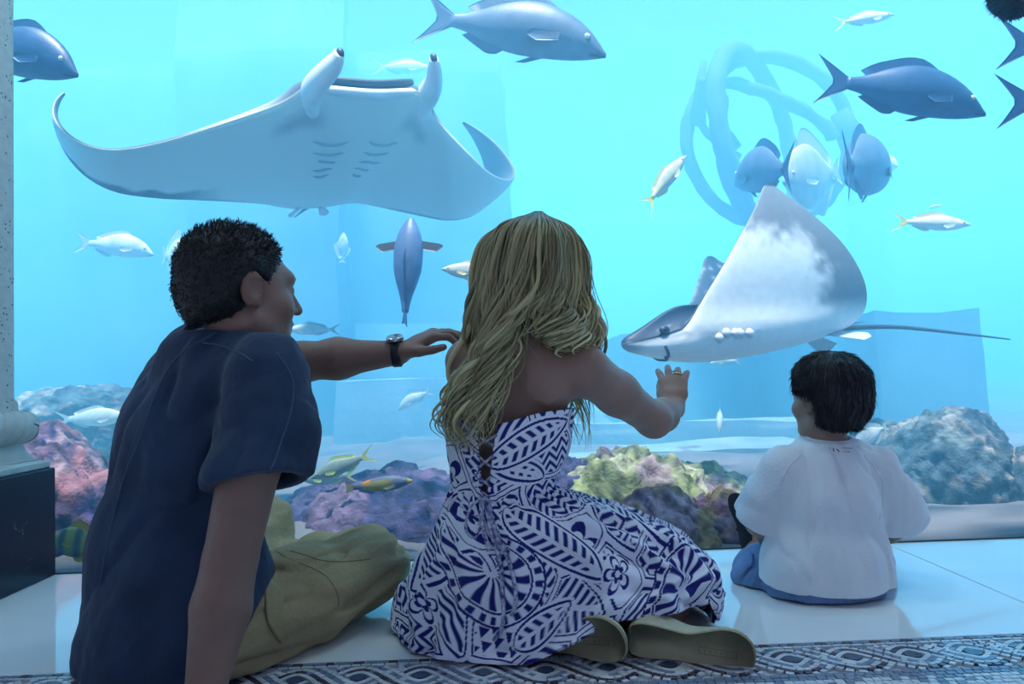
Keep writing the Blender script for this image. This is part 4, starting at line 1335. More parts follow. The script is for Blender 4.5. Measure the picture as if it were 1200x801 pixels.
# hair: a cap grown on the skull, then short strands
M_hair_m = mat('short_dark_hair', (0.007, 0.006, 0.010), 0.6, 0.4)
def local(P, c, R, s=1.0):
    return ((P-np.array(c)) @ np.array(R))/s
H = SDF(np.array(hdC)-.16, np.array(hdC)+.17, .0045)
H.ell(vl(hdC, hdR, 0, -.018, .034), (.0890, .110, .097), np.array(hdR), .01)
H.ell(vl(hdC, hdR, 0, -.055, -.02), (.074, .064, .066), np.array(hdR), .03)
H.cut(vl(hdC, hdR, 0, .062, .055), hdR @ Vector((0, .85, -.55)), .01)
H.cut(vl(hdC, hdR, 0, .028, .0), hdR @ Vector((0, .93, -.35)), .01)
H.cut(vl(hdC, hdR, 0, -.06, -.068), hdR @ Vector((0, .25, -1)), .01)
for sg in (1, -1):
    H.ell(vl(hdC, hdR, sg*.085, .002, -.02), (.022, .034, .046), np.array(hdR), .01, 'sub')
H.warp(lambda P: -.004*fbm(P, 45, 2, 4), band=.03)
hV, hF = H.mesh()
hair = keep(obj('hair', hV, hF, M_hair_m), man)
hN = vnormals(hV, hF)
q = local(hV, hdC, hdR)
topness = lambda P: sstep(.03, .11, local(P, hdC, hdR)[:, 2])
upv = np.array(hdR.col[2]); fwv = np.array(hdR.col[1])
st = strand_cap('strands', hV, hN, np.ones(len(hV), bool), None, M_hair_m, 5200, lambda P: .005+.012*topness(P),
    lambda P, Nn: .25*fwv+.55*upv*topness(P)[:, None]-.45*upv*(1-topness(P))[:, None], .0011, 3, None, jitter=.30, lift=.55)
sub(st, hair)

for sg in (1, -1):
    v, f = tube([vl(hdC, hdR, sg*x, y, z) for (x, y, z) in ((.016, .101, .027), (.030, .100, .033), (.046, .090, .029))], [.003, .0042, .002], 8)
    keep(obj('eyebrow', v, f, M_hair_m), man)
    v, f = tube([vl(hdC, hdR, sg*x, y, z) for (x, y, z) in ((.020, .097, .009), (.032, .0985, .011), (.044, .092, .008))], [.0012, .002, .0012], 6)
    keep(obj('eyelashes', v, f, M_hair_m), man)

# t-shirt
M_tee = mat('washed_blue_grey_cotton', (0.030, 0.050, 0.096), 0.9, 0.15, var=0.35, vscale=7, bump=0.5, bscale=26, sheen=0.1)
T_ = SDF((-1.0, 1.10, -.01), (-.05, 1.95, .80), .0045)
low = at(212, 752, 1.52)
T_.econe(low+Vector((0,0,-.02)), pelv, (.210, .172), (.200, .160), mrr, .06)
T_.econe(pelv, wst, (.200, .160), (.178, .138), mrr, .06)
T_.econe(wst, chs, (.178, .138), (.172, .132), mrr, .05)
T_.econe(chs, upp, (.172, .132), (.162, .098), mrr, .05)
T_.cone(shL+Vector((0, 0, .004)), shR+Vector((0, 0, .004)), .066, .066, .05)
T_.cone(upp+Vector((0, 0, .0)), nck-Vector((0, 0, .006)), .10, .072, .05)
slR = at(303, 566, 1.33)
slL = shL*.35+elL*.65
dr = (slR-shR).normalized(); dL = (slL-shL).normalized()
nR = Vector((dr.x+.18, dr.y, dr.z)).normalized()
box = lambda a, r: (np.array(a)-r, np.array(a)+r)
big = cloth_fold(3, .0095, .0030, (.45, .1, 1), 9.0, .42)
SL = SDF((-1.0, 1.10, -.01), (-.05, 1.95, .80), .0045)
SL.chain([shR, shR*.5+slR*.5+Vector((.01, 0, 0)), slR, slR+(slR-shR)*.3], [.074, .084, .086, .084], .03)
SL.warp(big, band=.06)
SL.cut(slR, nR, .004)
SL.chain([slR-nR*.035, slR+nR*.05], [.066, .070], .004, 'sub')
SM = SDF((-1.0, 1.10, -.01), (-.05, 1.95, .80), .0045)
SM.chain([shL, slL, slL+(slL-shL)*.3], [.072, .078, .076], .03)
SM.warp(big, band=.06)
SM.cut(slL, dL, .004)
SM.chain([slL-dL*.03, slL+dL*.05], [.058, .060], .004, 'sub')
T_.warp(big, band=.06)
T_.merge(SM, .03); T_.merge(SL, .025)
T_.chain([nck-Vector((0, 0, .03)), nck+Vector((0.006, 0.012, .08))], [.064, .066], .006, 'sub')
nkn = (Vector((.10, .12, 1))).normalized()
T_.cut(nck-nkn*.002, nkn, .004, *box(nck+nkn*.06, .10))
T_.cut((0, 1.45, .008), (0.0, 0.05, -1), .006)
T_.cut(at(298, 715, 1.40), (.9, .1, -.42), .006, (-.80, 1.1, -.01), (-.15, 1.80, .25))
Vs, Fs = T_.mesh()
Vs = relax(Vs, Fs, 1, .4)
tee = keep(obj('t_shirt', Vs, Fs, M_tee), man)
# collar band, hems and seams as slightly raised strips that follow the cloth
def surf_line(Vsrc, Nsrc, pts, off=.001):
    out = []
    for p in pts:
        j = np.argmin(((Vsrc-np.array(p))**2).sum(1)); out.append(Vsrc[j]+Nsrc[j]*off)
    out = np.array(out)
    for _ in range(4): out[1:-1] = (out[:-2]+2*out[1:-1]+out[2:])/4
    return out
Ns = vnormals(Vs, Fs)
M_seam = mat('stitched_seam', (0.065, 0.10, 0.17), 0.9, 0.1)
def seam(pxs, rad=.0016, src=(Vs, Ns), m=None, parent=None, name='seam', n=40):
    P0, N0 = src
    X, Y = proj(P0)
    vis = (N0 @ np.array((0, 1.0, 0))) < .25
    vi = np.nonzero(vis)[0]
    ln = []
    for (x, y) in spline(pxs, n):
        cand = vi[(np.abs(X[vi]-x) < 6) & (np.abs(Y[vi]-y) < 6)]
        if len(cand) == 0: continue
        j = cand[np.argmin(P0[cand, 1])]
        ln.append(P0[j]+N0[j]*.0006)
    ln = np.array(ln)
    if len(ln) < 4: return None
    for _ in range(6): ln[1:-1] = (ln[:-2]+2*ln[1:-1]+ln[2:])/4
    v, f = tube(ln, rad, 6)
    o = obj(name, v, f, m or M_seam)
    keep(o, man if parent is None else parent)
    return o
for pxs in (((250, 385), (205, 410), (180, 450), (155, 520), (128, 600), (112, 680)),
            ((236, 396), (255, 400), (275, 408), (292, 418)),
            ((330, 408), (348, 440), (345, 480), (325, 540), (320, 560))):
    o = seam(pxs)
    if o: sub(o, tee)
# neck rib
t = np.linspace(0, 2*math.pi, 48)
R0 = frame(mf, nkn)
rp = [np.array(nck-nkn*.004+Matrix.Rotation(0, 3, 'Z') @ (R0 @ Vector((.068*math.cos(q), .068*math.sin(q), 0)))) for q in t]
v, f = tube(rp, .008, 8, flat=1.0, caps=False); o = keep(obj('collar', v, f, M_tee), man); sub(o, tee); 
# trousers
M_khaki = mat('khaki_cotton', (0.44, 0.335, 0.185), 0.85, 0.2, var=0.25, vscale=6, bump=0.25, bscale=120)
K = SDF((-1.0, 1.15, -.01), (-.10, 2.16, .56), .0045)
K.econe(pelv+Vector((0, 0, -.03))+mf*.03, pelv+Vector((0, 0, .05))+mf*.02, (.140, .095), (.145, .11), mrr, .04)
K.chain([hipR, hipR*.5+knR*.5+Vector((0, 0, .0)), knR], [.104, .100, .084], .04)
K.chain([knR, knR*.55+anR*.45, anR], [.080, .074, .066], .03)
K.chain([hipL, hipL*.5+knL*.5, knL], [.112, .098, .078], .05)
K.chain([knL, knL*.5+anL*.5, anL], [.076, .070, .062], .03)
K.warp(cloth_fold(17, .011, .0026, tuple(knR-hipR), 13.0, .32), band=.05)
K.cut((0, 0, .004), (0, 0, -1), .004)
Vk, Fk = K.mesh(); Vk = relax(Vk, Fk, 1, .4)
trs = keep(obj('trousers', Vk, Fk, M_khaki), man)
Nk = vnormals(Vk, Fk)
M_kseam = mat('khaki_seam', (0.28, 0.21, 0.115), 0.9)
for pxs in (((318, 640), (350, 652), (385, 668), (400, 690), (402, 712)), ((330, 690), (335, 715), (330, 752)), ((345, 640), (390, 652), (440, 650))):
    o = seam(pxs, .0012, (Vk, Nk), M_kseam)
    if o: sub(o, trs)
# pocket flap on the thigh
def patch(Vsrc, Nsrc, quad_px, off, m, name, nu=14, nv=10):
    X, Y = proj(Vsrc); vi = np.nonzero((Nsrc[:, 1] < .3))[0]
    q = np.array(quad_px, dtype=float)
    G = np.zeros((nu, nv, 3))
    for i in range(nu):
        for j in range(nv):
            u, w = i/(nu-1), j/(nv-1)
            p = (q[0]*(1-u)+q[1]*u)*(1-w)+(q[3]*(1-u)+q[2]*u)*w
            d = (X[vi]-p[0])**2+(Y[vi]-p[1])**2
            c = vi[d < 30]
            if len(c) == 0: c = vi[[np.argmin(d)]]
            k = c[np.argmin(Vsrc[c, 1])]
            G[i, j] = Vsrc[k]+Nsrc[k]*off
    for _ in range(3):
        G[1:-1] = (G[:-2]+2*G[1:-1]+G[2:])/4; G[:, 1:-1] = (G[:, :-2]+2*G[:, 1:-1]+G[:, 2:])/4
    o = obj(name, G.reshape(-1, 3), gridfaces(nu, nv), m)
    md = o.modifiers.new('solid', 'SOLIDIFY'); md.thickness = .004; md.offset = 0
    return o
pk = keep(patch(Vk, Nk, ((312, 668), (335, 690), (333, 755), (315, 725)), .004, M_khaki, 'pocket_flap'), man); sub(pk, trs)

# wristwatch on the left wrist
M_strap = mat('black_leather_strap', (0.012, 0.014, 0.022), 0.5, 0.4)
M_steel = mat('brushed_steel', (0.55, 0.57, 0.6), 0.25, metal=1.0)
M_dial = mat('pale_dial', (0.35, 0.40, 0.45), 0.2)
wd = (wrL-elL).normalized(); wc = wrL+wd*.0-wd*.006
Rw = frame(wd, (-.1, -.35, 1))       # columns: right, along arm, up
def wl(x, y, z): return np.array(wc)+np.array(Rw @ Vector((x, y, z)))
a = np.linspace(0, 2*math.pi, 40, endpoint=False)
vs = []
for (rr, yy) in ((.0305, -.011), (.0330, -.009), (.0330, .009), (.0305, .011)):
    for q in a: vs.append(wl(rr*1.04*math.cos(q), yy, rr*.98*math.sin(q)))
ff = gridfaces(4, 40, True).tolist()+[[120+j, 120+(j+1) % 40, (j+1) % 40, j] for j in range(40)]
wtc = keep(obj('wristwatch', vs, [tuple(q) for q in ff], M_strap), man)
wtc['label'] = 'wristwatch with black strap and round steel case'
def disc(cz, r0, h, m, name, n=32, bev=.002):
    v = []
    for (r, z) in ((r0*.9, 0), (r0, bev), (r0, h-bev), (r0-bev, h), (0.0005, h)):
        for q in np.linspace(0, 2*math.pi, n, endpoint=False): v.append(wl(r*math.cos(q), r*math.sin(q), cz+z))
    o = keep(obj(name, v, gridfaces(5, n, True), m), man); sub(o, wtc); return o
disc(.030, .0205, .010, M_steel, 'case'); disc(.0398, .0165, .0012, M_dial, 'dial', bev=.0003)
for (ang, ln) in ((.6, .010), (2.3, .013)):
    v, f = tube([wl(0, 0, .0415), wl(ln*math.cos(ang), ln*math.sin(ang), .0415)], .0008, 5); o = keep(obj('watch_hand', v, f, M_strap), man); sub(o, wtc)
v, f = tube([wl(.0205, 0, .035), wl(.0245, 0, .035)], .0025, 8); o = keep(obj('crown', v, f, M_steel), man); sub(o, wtc)

# ================================================================== WOMAN
wom = thing('person', 'long haired blonde woman in a blue and white patterned dress, hand raised to the glass', 'person', tuple(at(620, 770, 1.6)))
wom.location.z = 0
WA = math.radians(76)
wf = Vector((math.cos(WA), math.sin(WA), 0)); wr = Vector((math.sin(WA), -math.cos(WA), 0))
w_pel, w_wst, w_chs, w_upp = at(612, 705, 1.60), at(590, 575, 1.60), at(595, 500, 1.60), at(612, 440, 1.565)
w_nck = at(620, 398, 1.56)
w_hd = at(626, 322, 1.565)
w_shR, w_shL = at(685, 433, 1.525), at(549, 424, 1.60)
w_elR, w_wrR = at(766, 492, 1.69), at(790, 478, 1.90)
w_elL, w_wrL = at(556, 548, 1.70), at(630, 590, 1.86)
w_hR, w_hL = w_pel+wr*.09, w_pel-wr*.09
w_knR, w_anR = at(792, 690, 1.80), at(745, 752, 1.48)
w_knL, w_anL = at(735, 680, 2.00), at(690, 742, 1.50)
wR_head = frame((.35, .93, -.10))
S = SDF((-.22, 1.25, -.01), (.58, 2.14, .99), .0045)
S.econe(w_pel, w_wst, (.135, .095), (.090, .066), wr, .05)
S.econe(w_wst, w_chs, (.090, .066), (.104, .070), wr, .04)
S.econe(w_chs, w_upp, (.104, .070), (.112, .058), wr, .035)
S.cone(w_shL, w_shR, .043, .043, .05)
S.chain([w_nck-Vector((0, 0, .06)), w_nck, w_hd+Vector((0, .005, -.05))], [.058, .046, .046], .04)
head(S, w_hd, wR_head, .95)
S.chain([w_shR, (w_shR*.55+w_elR*.45), w_elR, w_elR*.6+w_wrR*.4, w_wrR], [.050, .045, .037, .037, .0245], .025)
S.chain([w_shL, (w_shL*.55+w_elL*.45), w_elL, w_elL*.6+w_wrL*.4, w_wrL], [.046, .042, .034, .035, .024], .025)
S.chain([w_hR, w_hR*.5+w_knR*.5, w_knR, w_knR*.6+w_anR*.4, w_anR], [.095, .080, .056, .050, .032], .04)
S.chain([w_hL, w_hL*.5+w_knL*.5, w_knL, w_knL*.6+w_anL*.4, w_anL], [.095, .080, .056, .050, .032], .04)
S.econe(w_anR, w_anR+Vector((.15, -.02, -.015)), (.030, .030), (.018, .036), (0, 1, 0), .02)
S.econe(w_anL, w_anL+Vector((.02, -.05, -.005)), (.030, .030), (.026, .030), (0, 1, 0), .02)
hand(S, w_wrR, (.10, .40, .64), (-.25, -.95, .45), size=.96, spread=.17, fr=.0106, thumb=.35,
     fcurl=((.32, .3, .2), (.30, .28, .2), (.30, .3, .25), (.26, .25, .2)))
hand(S, w_wrL, (.9, .2, -.2), (0, -.3, 1), (.3, .3, .2), .92, left=True)
# shoulder blades and spine line
for sg in (1, -1):
    S.ell(np.array(w_upp+wr*(sg*.062)-wf*.048+Vector((0, 0, -.005))), (.030, .012, .05), np.array(frame(wf)), .03)
S.cone(w_upp-wf*.080+Vector((0, 0, .0)), w_wst-wf*.085, .010, .010, .03, 'sub')
Vv, Fq = S.mesh(); Vv = relax(Vv, Fq, 1, .4)
keep(obj('body', Vv, Fq, M_skin_w), wom)

# ring on the raised hand
dd = Vector((.10, .40, .64)).normalized(); nn_ = Vector((-.25, -.95, .45)); nn_ = (nn_-dd*nn_.dot(dd)).normalized(); ss_ = -dd.cross(nn_)
fd = (dd+ss_*.20*(-.5)).normalized(); fdir = (fd*math.cos(.30)-nn_*math.sin(.30))
rc_ = w_wrR+dd*.087*.96+ss_*(-.0095)*.96+fdir*.018
Rr = frame(fdir, nn_)
M_gold = mat('polished_gold', (.85, .68, .35), 0.18, metal=1.0)
tp = [np.array(rc_+Rr @ Vector((.0112*math.cos(q), 0, .0112*math.sin(q)))) for q in np.linspace(0, 2*math.pi, 25)]
v, f = tube(tp, .0019, 8, caps=False)
o = keep(obj('finger_ring', v, f, M_gold), wom); o['label'] = 'gold ring'

# ---- dress: a lofted, folded sheet with printed pattern
NT, NV = 900, 420
NEAR = -math.pi/2
rows = [  # left px, py, right px, py, Y centre, near depth, far depth, superellipse
 (523, 482, 672, 478, 1.575, .101, .10, 2.0),
 (523, 520, 668, 520, 1.580, .101, .10, 2.0),
 (528, 555, 656, 553, 1.585, .092, .095, 2.0),
 (528, 577, 654, 572, 1.590, .094, .095, 2.0),
 (512, 612, 700, 588, 1.600, .135, .14, 2.0),
 (495, 652, 782, 620, 1.610, .170, .20, 2.1),
 (477, 692, 826, 656, 1.625, .195, .24, 2.3),
 (466, 722, 833, 694, 1.630, .215, .25, 2.4),
 (468, 742, 829, 728, 1.630, .225, .25, 2.4),
]
th = np.linspace(0, 2*math.pi, NT, endpoint=False)
rings = []
for (lx, ly, rx, ry, yc, dn, df, ex) in rows:
    Lp, Rp = np.array(at(lx, ly, yc)), np.array(at(rx, ry, yc))
    C, A_ = (Lp+Rp)/2, (Rp-Lp)/2
    c, s = np.cos(th), np.sin(th)
    cc = np.sign(c)*np.abs(c)**(2/ex); s2 = np.sign(s)*np.abs(s)**(2/ex)
    P = C+A_*cc[:, None]+np.outer(np.where(s2 < 0, dn, df)*s2, (0, 1, 0))
    rings.append(P)
rings = np.array(rings)
# the neckline dips at the middle of the back
dip = np.exp(-((th-math.radians(252))/.55)**2)
rings[0, :, 2] -= .024*dip
# the hem is drawn up on the near right, over the sandals
deg = np.degrees(th)
lift = sstep(256, 286, deg)*(1-sstep(335, 358, deg))
for r, w in ((5, .06), (6, .25), (7, .7), (8, 1.0)):
    rings[r, :, 2] += .082*w*lift
rings[8, :, 2] = np.maximum(rings[8, :, 2], .006)
rings[7, :, 2] = np.maximum(rings[7, :, 2], .02)
G = np.zeros((NV, NT, 3))
vv_ = np.concatenate([np.linspace(0, 3, 130, endpoint=False), np.linspace(3, 8, NV-130)])
m_ = len(rings); R2 = np.concatenate([[2*rings[0]-rings[1]], rings, [2*rings[-1]-rings[-2]]])
for k, t in enumerate(vv_):
    i = min(int(t), m_-2); u = t-i
    a, b, c, d = R2[i], R2[i+1], R2[i+2], R2[i+3]
    G[k] = .5*((2*b)+(c-a)*u+(2*a-5*b+4*c-d)*u*u+(3*b-a-3*c+d)*u**3)
# arc length coordinates for the print
du = np.linalg.norm(np.roll(G, -1, 1)-G, axis=2)
U = np.cumsum(du, 1)-du
i0 = int(round((1.5*math.pi)/(2*math.pi)*NT)) % NT
U = U-U[:, [i0]]
dv = np.linalg.norm(np.diff(G, axis=0), axis=2)
Vc = np.concatenate([np.zeros((1, NT)), np.cumsum(dv, 0)])
# folds
TT, VV2 = np.meshgrid(th, vv_)
sk = sstep(3.0, 4.4, VV2)
Pn = np.stack([np.cos(TT)*1.2, np.sin(TT)*1.2, VV2*.35], -1).reshape(-1, 3)
wob = fbm(Pn, 1.6, 3, 77).reshape(NV, NT)
f1 = np.sin(TT*15+3.0*wob+.5*VV2)
f2 = np.sin(TT*34+5*wob)
disp = sk*(.0115*f1*sstep(3, 6, VV2)+.007*wob*2)+.0050*f2*np.exp(-((VV2-3.25)/.55)**2)
diag = np.sin((VV2-(TT-4.7)*2.4)*3.2+wob*2)
disp += .007*diag*sstep(4, 5.5, VV2)*np.exp(-((TT-5.5)/.6)**2)
disp += .0025*fbm(G.reshape(-1, 3), 22, 2, 5).reshape(NV, NT)
N_ = np.cross(np.roll(G, -1, 1)-np.roll(G, 1, 1), np.gradient(G, axis=0)); N_ /= np.linalg.norm(N_, axis=2)[..., None]+1e-12
if (N_[:, i0, 1].mean()) > 0: N_ = -N_
disp = np.where(VV2 > 7.9, disp*.5, disp)
G = G+N_*disp[..., None]
G[..., 2] = np.maximum(G[..., 2], .004)
Pd = G.reshape(-1, 3)
Ud, Vd_ = U.ravel(), Vc.ravel()

# ---- the print
def tri(x): return np.abs((x % 1.0)-.5)*2
def aa(x, w=.12): return sstep(.5-w, .5+w, x)
rs = np.random.RandomState(21)
seeds = []
cell = .112
for i in range(-14, 15):
    for j in range(-1, 10):
        seeds.append((i*cell+(j % 2)*cell*.5+rs.uniform(-.035, .035), j*cell*.92+rs.uniform(-.035, .035)))
seeds = np.array(seeds)
def motif(kind, ang, x, y):
    x, y = x/1.65, y/1.65
    c, s = math.cos(ang), math.sin(ang)
    p, q = x*c+y*s, -x*s+y*c
    if kind == 0:      # leaf of slanted bars
        st_ = aa(tri((p-np.abs(q)*.75)/.0125), .16)
        return np.where(np.abs(q) < .0028, 0, st_)
    if kind == 1:      # rows of triangles
        row = (q/.016) % 1.0; col = (p/.017) % 1.0
        return sstep(-.08, .08, row-np.abs(col-.5)*2)*(row < .86)
    if kind == 2:      # concentric arcs
        r = np.hypot(p-.05, q); return aa(tri(r/.0115), .16)
    if kind == 3:      # chevrons
        return aa(tri((p+np.abs(((q/.022) % 1)-.5)*.022*1.2)/.0125), .16)
    if kind == 4:      # zigzag and bars
        z = np.abs(((p/.018) % 1)-.5)*.018
        return np.where(((q/.030) % 1) < .5, aa(tri((q+z)/.011), .16), aa(tri(p/.011), .16))
    r = np.hypot(p, q); a = np.arctan2(q, p)   # flower
    pet = .030*np.abs(np.cos(2.5*a))**.6+.004
    return ((r < pet) & (r > pet*.62) | (r < pet*.30)).astype(float)
ink = np.zeros(len(Pd))
near_mask = np.ones(len(Pd), bool)
for lo_ in range(0, len(Pd), 60000):
    sl_ = slice(lo_, min(lo_+60000, len(Pd)))
    x, y = Ud[sl_], Vd_[sl_]
    xw = x+.006*np.sin(y*37); yw = y+.006*np.sin(x*41)
    D2 = (xw[:, None]-seeds[None, :, 0])**2+((yw[:, None]-seeds[None, :, 1])*1.1)**2
    ids = np.argpartition(D2, 2, axis=1)[:, :2]
    d2 = np.sqrt(np.take_along_axis(D2, ids, 1))
    sw = d2[:, 0] > d2[:, 1]
    i1 = np.where(sw, ids[:, 1], ids[:, 0]); a1 = d2.min(1); a2 = d2.max(1)
    edge = a2-a1
    val = np.zeros(len(x))
    for kd in range(6):
        for sb in range(4):
            m = ((i1*7+3) % 6 == kd) & ((i1*5+1) % 4 == sb)
            if m.any(): val[m] = motif(kd, .5+sb*.83, x[m]-seeds[i1[m], 0], y[m]-seeds[i1[m], 1])
    val = np.where(edge < .019, 0.0, val)
    val = np.where((edge > .008) & (edge < .0140), 1.0, val)
    ink[sl_] = val
# large motifs placed where the photograph shows them
DX, DY = proj(Pd)
vis = np.nonzero((N_.reshape(-1, 3)[:, 1] < 0.2))[0]
def uv_at(px, py):
    d = (DX[vis]-px)**2+(DY[vis]-py)**2
    c = vis[d < 12]
    if len(c) == 0: c = vis[[np.argmin(d)]]
    j = c[np.argmin(Pd[c, 1])]
    return np.array((Ud[j], Vd_[j]))
def big_leaf(a, b, w):
    global ink
    A0, B0 = uv_at(*a), uv_at(*b)
    ax = B0-A0; L = np.linalg.norm(ax); ax /= L
    p = (Ud-A0[0])*ax[0]+(Vd_-A0[1])*ax[1]; q = -(Ud-A0[0])*ax[1]+(Vd_-A0[1])*ax[0]
    t = np.clip(p/L, 0, 1)
    hw = w*np.sin(math.pi*np.clip(t, .0, 1)**.75)**.7
    ins = (p > 0) & (p < L) & (np.abs(q) < hw)
    bars_ = aa(tri((p+np.abs(q)*.55)/.020), .14)
    v = np.where(np.abs(q) < .0042, 0, bars_)
    v = np.where(np.abs(q) > hw-.0055, 1, v)
    v = np.where((np.abs(q) <= hw-.0055) & (np.abs(q) > hw-.0115), 0, v)
    ink = np.where(ins, v, ink)
    ink = np.where((~ins) & (p > -.004) & (p < L+.004) & (np.abs(q) < hw+.006), 0, ink)
def big_fan(c, r0, a0=0.0, full=2*math.pi):
    global ink
    C0 = uv_at(*c)
    x, y = Ud-C0[0], Vd_-C0[1]
    r = np.hypot(x, y); a = (np.arctan2(y, x)-a0) % (2*math.pi)
    ins = (r < r0) & (a < full)
    ray = aa(tri(a*13/(2*math.pi)+.06*np.sin(r*90)), .14)
    v = np.where(r < r0*.70, ray*(r > .012), 0)
    teeth = aa(tri(a*24/(2*math.pi)), .14)
    v = np.where((r > r0*.80) & (r < r0*.94), teeth, v)
    v = np.where((np.abs(r-r0*.74) < .0022) | (np.abs(r-r0*.98) < .0028), 1, v)
    ink = np.where(ins, v, ink)
def big_flower(c, r0):
    global ink
    C0 = uv_at(*c)
    x, y = Ud-C0[0], Vd_-C0[1]
    r = np.hypot(x, y); a = np.arctan2(y, x)
    pet = r0*(np.abs(np.cos(2.5*a+.3))**.5*.85+.15)
    v = ((r < pet) & (r > pet-.0075) | (r < pet*.45) & (r > .006)).astype(float)
    ink = np.where(r < r0*1.08, v, ink)
big_leaf((640, 560), (565, 540), .022)
big_leaf((568, 545), (668, 492), .036)
big_leaf((590, 592), (705, 676), .046)
big_leaf((700, 585), (800, 645), .036)
big_leaf((520, 610), (478, 690), .036)
big_leaf((600, 760), (672, 700), .034)
big_fan((578, 668), .108, -.6, 4.6)
big_fan((800, 688), .085, 2.2, 4.4)
big_flower((492, 702), .036)
big_flower((727, 672), .034)
big_flower((560, 560), .020)
WHITE = np.array((.82, .82, .90)); NAVY = np.array((.018, .022, .17))
pc = WHITE*(1-ink[:, None])+NAVY*ink[:, None]
M_dress = mat('printed_cotton', paint=True, rough=0.85, spec=0.2, bump=0.10, bscale=260)
faces = gridfaces(NV, NT, True)
# open lacing at the back, left of the middle
fc_t = th[faces[:, 0] % NT]; fc_v = vv_[faces[:, 0]//NT]
gapc, gapw = math.radians(249), .16
gap = (np.abs(fc_t-gapc) < gapw*(1-.25*fc_v)) & (fc_v < 3.1)
fq = faces[~gap]
used, inv = np.unique(fq, return_inverse=True)
drs = keep(obj('dress', Pd[used], inv.reshape(-1, 4)[:, ::-1].copy(), M_dress, col=pc[used]), wom)
md = drs.modifiers.new('solid', 'SOLIDIFY'); md.thickness = .0022; md.offset = 0
# lacing cords and hanging ties
M_cord = mat('striped_cord', (0.62, 0.62, 0.70), 0.8, color2=(.05, .05, .25), vscale=120)
def dpt(t, v, off=.004):
    j = int(round(t/(2*math.pi)*NT)) % NT; k = int(np.argmin(np.abs(vv_-v)))
    return G[k, j]+N_[k, j]*off
for (va, vb, s) in ((.45, .9, 1), (.9, .45, 1), (1.2, 1.6, 1), (1.6, 1.2, 1), (1.9, 2.3, 1), (2.3, 1.9, 1), (2.6, 2.9, 1)):
    w1, w2 = gapw*(1-.25*va), gapw*(1-.25*vb)
    a, b = dpt(gapc-w1-.02, va), dpt(gapc+w2+.02, vb)
    v, f = tube(spline([a, (a+b)/2+np.array((0, -.003, 0)), b], 10), .0026, 7); o = keep(obj('lacing', v, f, M_cord), wom); sub(o, drs)
kn = dpt(gapc, 2.95, .008)
for k, (dx, ln) in enumerate(((-.010, 4.6), (.004, 6.9), (.014, 6.2))):
    pts = [kn]+[dpt(gapc+dx*6+.05*math.sin(q*2.1+k)*(q-3)/4, q, .006) for q in np.linspace(3.2, ln, 9)]
    v, f = tube(spline(pts, 50), .0044, 7); o = keep(obj('tie', v, f, M_cord), wom); sub(o, drs)
lp = [kn, kn+np.array((-.025, -.008, -.02)), kn+np.array((-.035, -.014, -.06)), kn+np.array((-.015, -.018, -.075)), kn+np.array((.002, -.008, -.03))]
v, f = tube(spline(lp, 30), .0030, 7); o = keep(obj('tie', v, f, M_cord), wom); sub(o, drs)
# shoulder straps
M_strapw = mat('white_strap', (.66, .66, .74), 0.7)
def skin_line(pts, rad, m, name, par, lift=.002):
    v0 = []
    for p in pts:
        j = np.argmin(((Vv-np.array(p))**2).sum(1)); v0.append(Vv[j])
    v0 = np.array(v0); c = np.array(w_upp)
    for _ in range(3): v0[1:-1] = (v0[:-2]+2*v0[1:-1]+v0[2:])/4
    v0 = v0+np.array((0, -lift, lift*.7))
    v, f = tube(v0, rad, 7); o = keep(obj(name, v, f, m), wom); sub(o, par); return o
skin_line([at(*p) for p in spline([(578, 492, 1.48), (570, 470, 1.49), (560, 440, 1.52), (553, 405, 1.56), (552, 392, 1.6)], 24)], .0022, M_strapw, 'strap', drs)
skin_line([at(*p) for p in spline([(596, 400, 1.51), (612, 392, 1.505), (628, 388, 1.505), (645, 390, 1.51)], 24)], .0018, M_strapw, 'neck_cord', drs)

# ---- hair: a base mass and several hundred wavy locks following guide curves
M_hairw = mat('blonde_hair', paint=True, rough=0.42, spec=0.5)
guides = [  # each from the crown down, (px, py, Y)
 [(628, 250, 1.575), (575, 290, 1.60), (560, 350, 1.60), (548, 420, 1.60), (535, 480, 1.56), (540, 522, 1.53)],
 [(628, 249, 1.570), (580, 280, 1.56), (564, 350, 1.56), (558, 420, 1.55), (530, 480, 1.52), (536, 530, 1.50)],
 [(628, 249, 1.560), (590, 275, 1.51), (575, 345, 1.50), (570, 410, 1.51), (545, 470, 1.49), (548, 530, 1.48)],
 [(629, 249, 1.555), (602, 270, 1.475), (588, 340, 1.455), (583, 405, 1.475), (568, 455, 1.475), (556, 525, 1.475)],
 [(630, 249, 1.550), (615, 270, 1.455), (600, 340, 1.435), (587, 400, 1.465), (574, 440, 1.475), (558, 505, 1.475)],
 [(631, 249, 1.550), (628, 270, 1.450), (616, 335, 1.430), (598, 380, 1.455), (584, 415, 1.475), (568, 470, 1.475)],
 [(632, 249, 1.550), (640, 270, 1.452), (640, 330, 1.432), (640, 366, 1.455), (646, 386, 1.470), (660, 398, 1.475)],
 [(633, 249, 1.555), (652, 272, 1.470), (655, 330, 1.450), (650, 370, 1.465), (645, 392, 1.475), (672, 405, 1.480)],
 [(634, 249, 1.560), (664, 278, 1.50), (670, 335, 1.49), (672, 380, 1.49), (668, 405, 1.49), (690, 415, 1.50)],
 [(634, 249, 1.565), (672, 285, 1.55), (682, 340, 1.54), (688, 390, 1.53), (680, 440, 1.60), (678, 520, 1.66)],
 [(634, 250, 1.575), (674, 292, 1.60), (682, 350, 1.60), (690, 400, 1.62), (676, 460, 1.68), (672, 522, 1.70)],
]
GP = [np.array([tuple(at(*p)) for p in g]) for g in guides]
rs = np.random.RandomState(12)
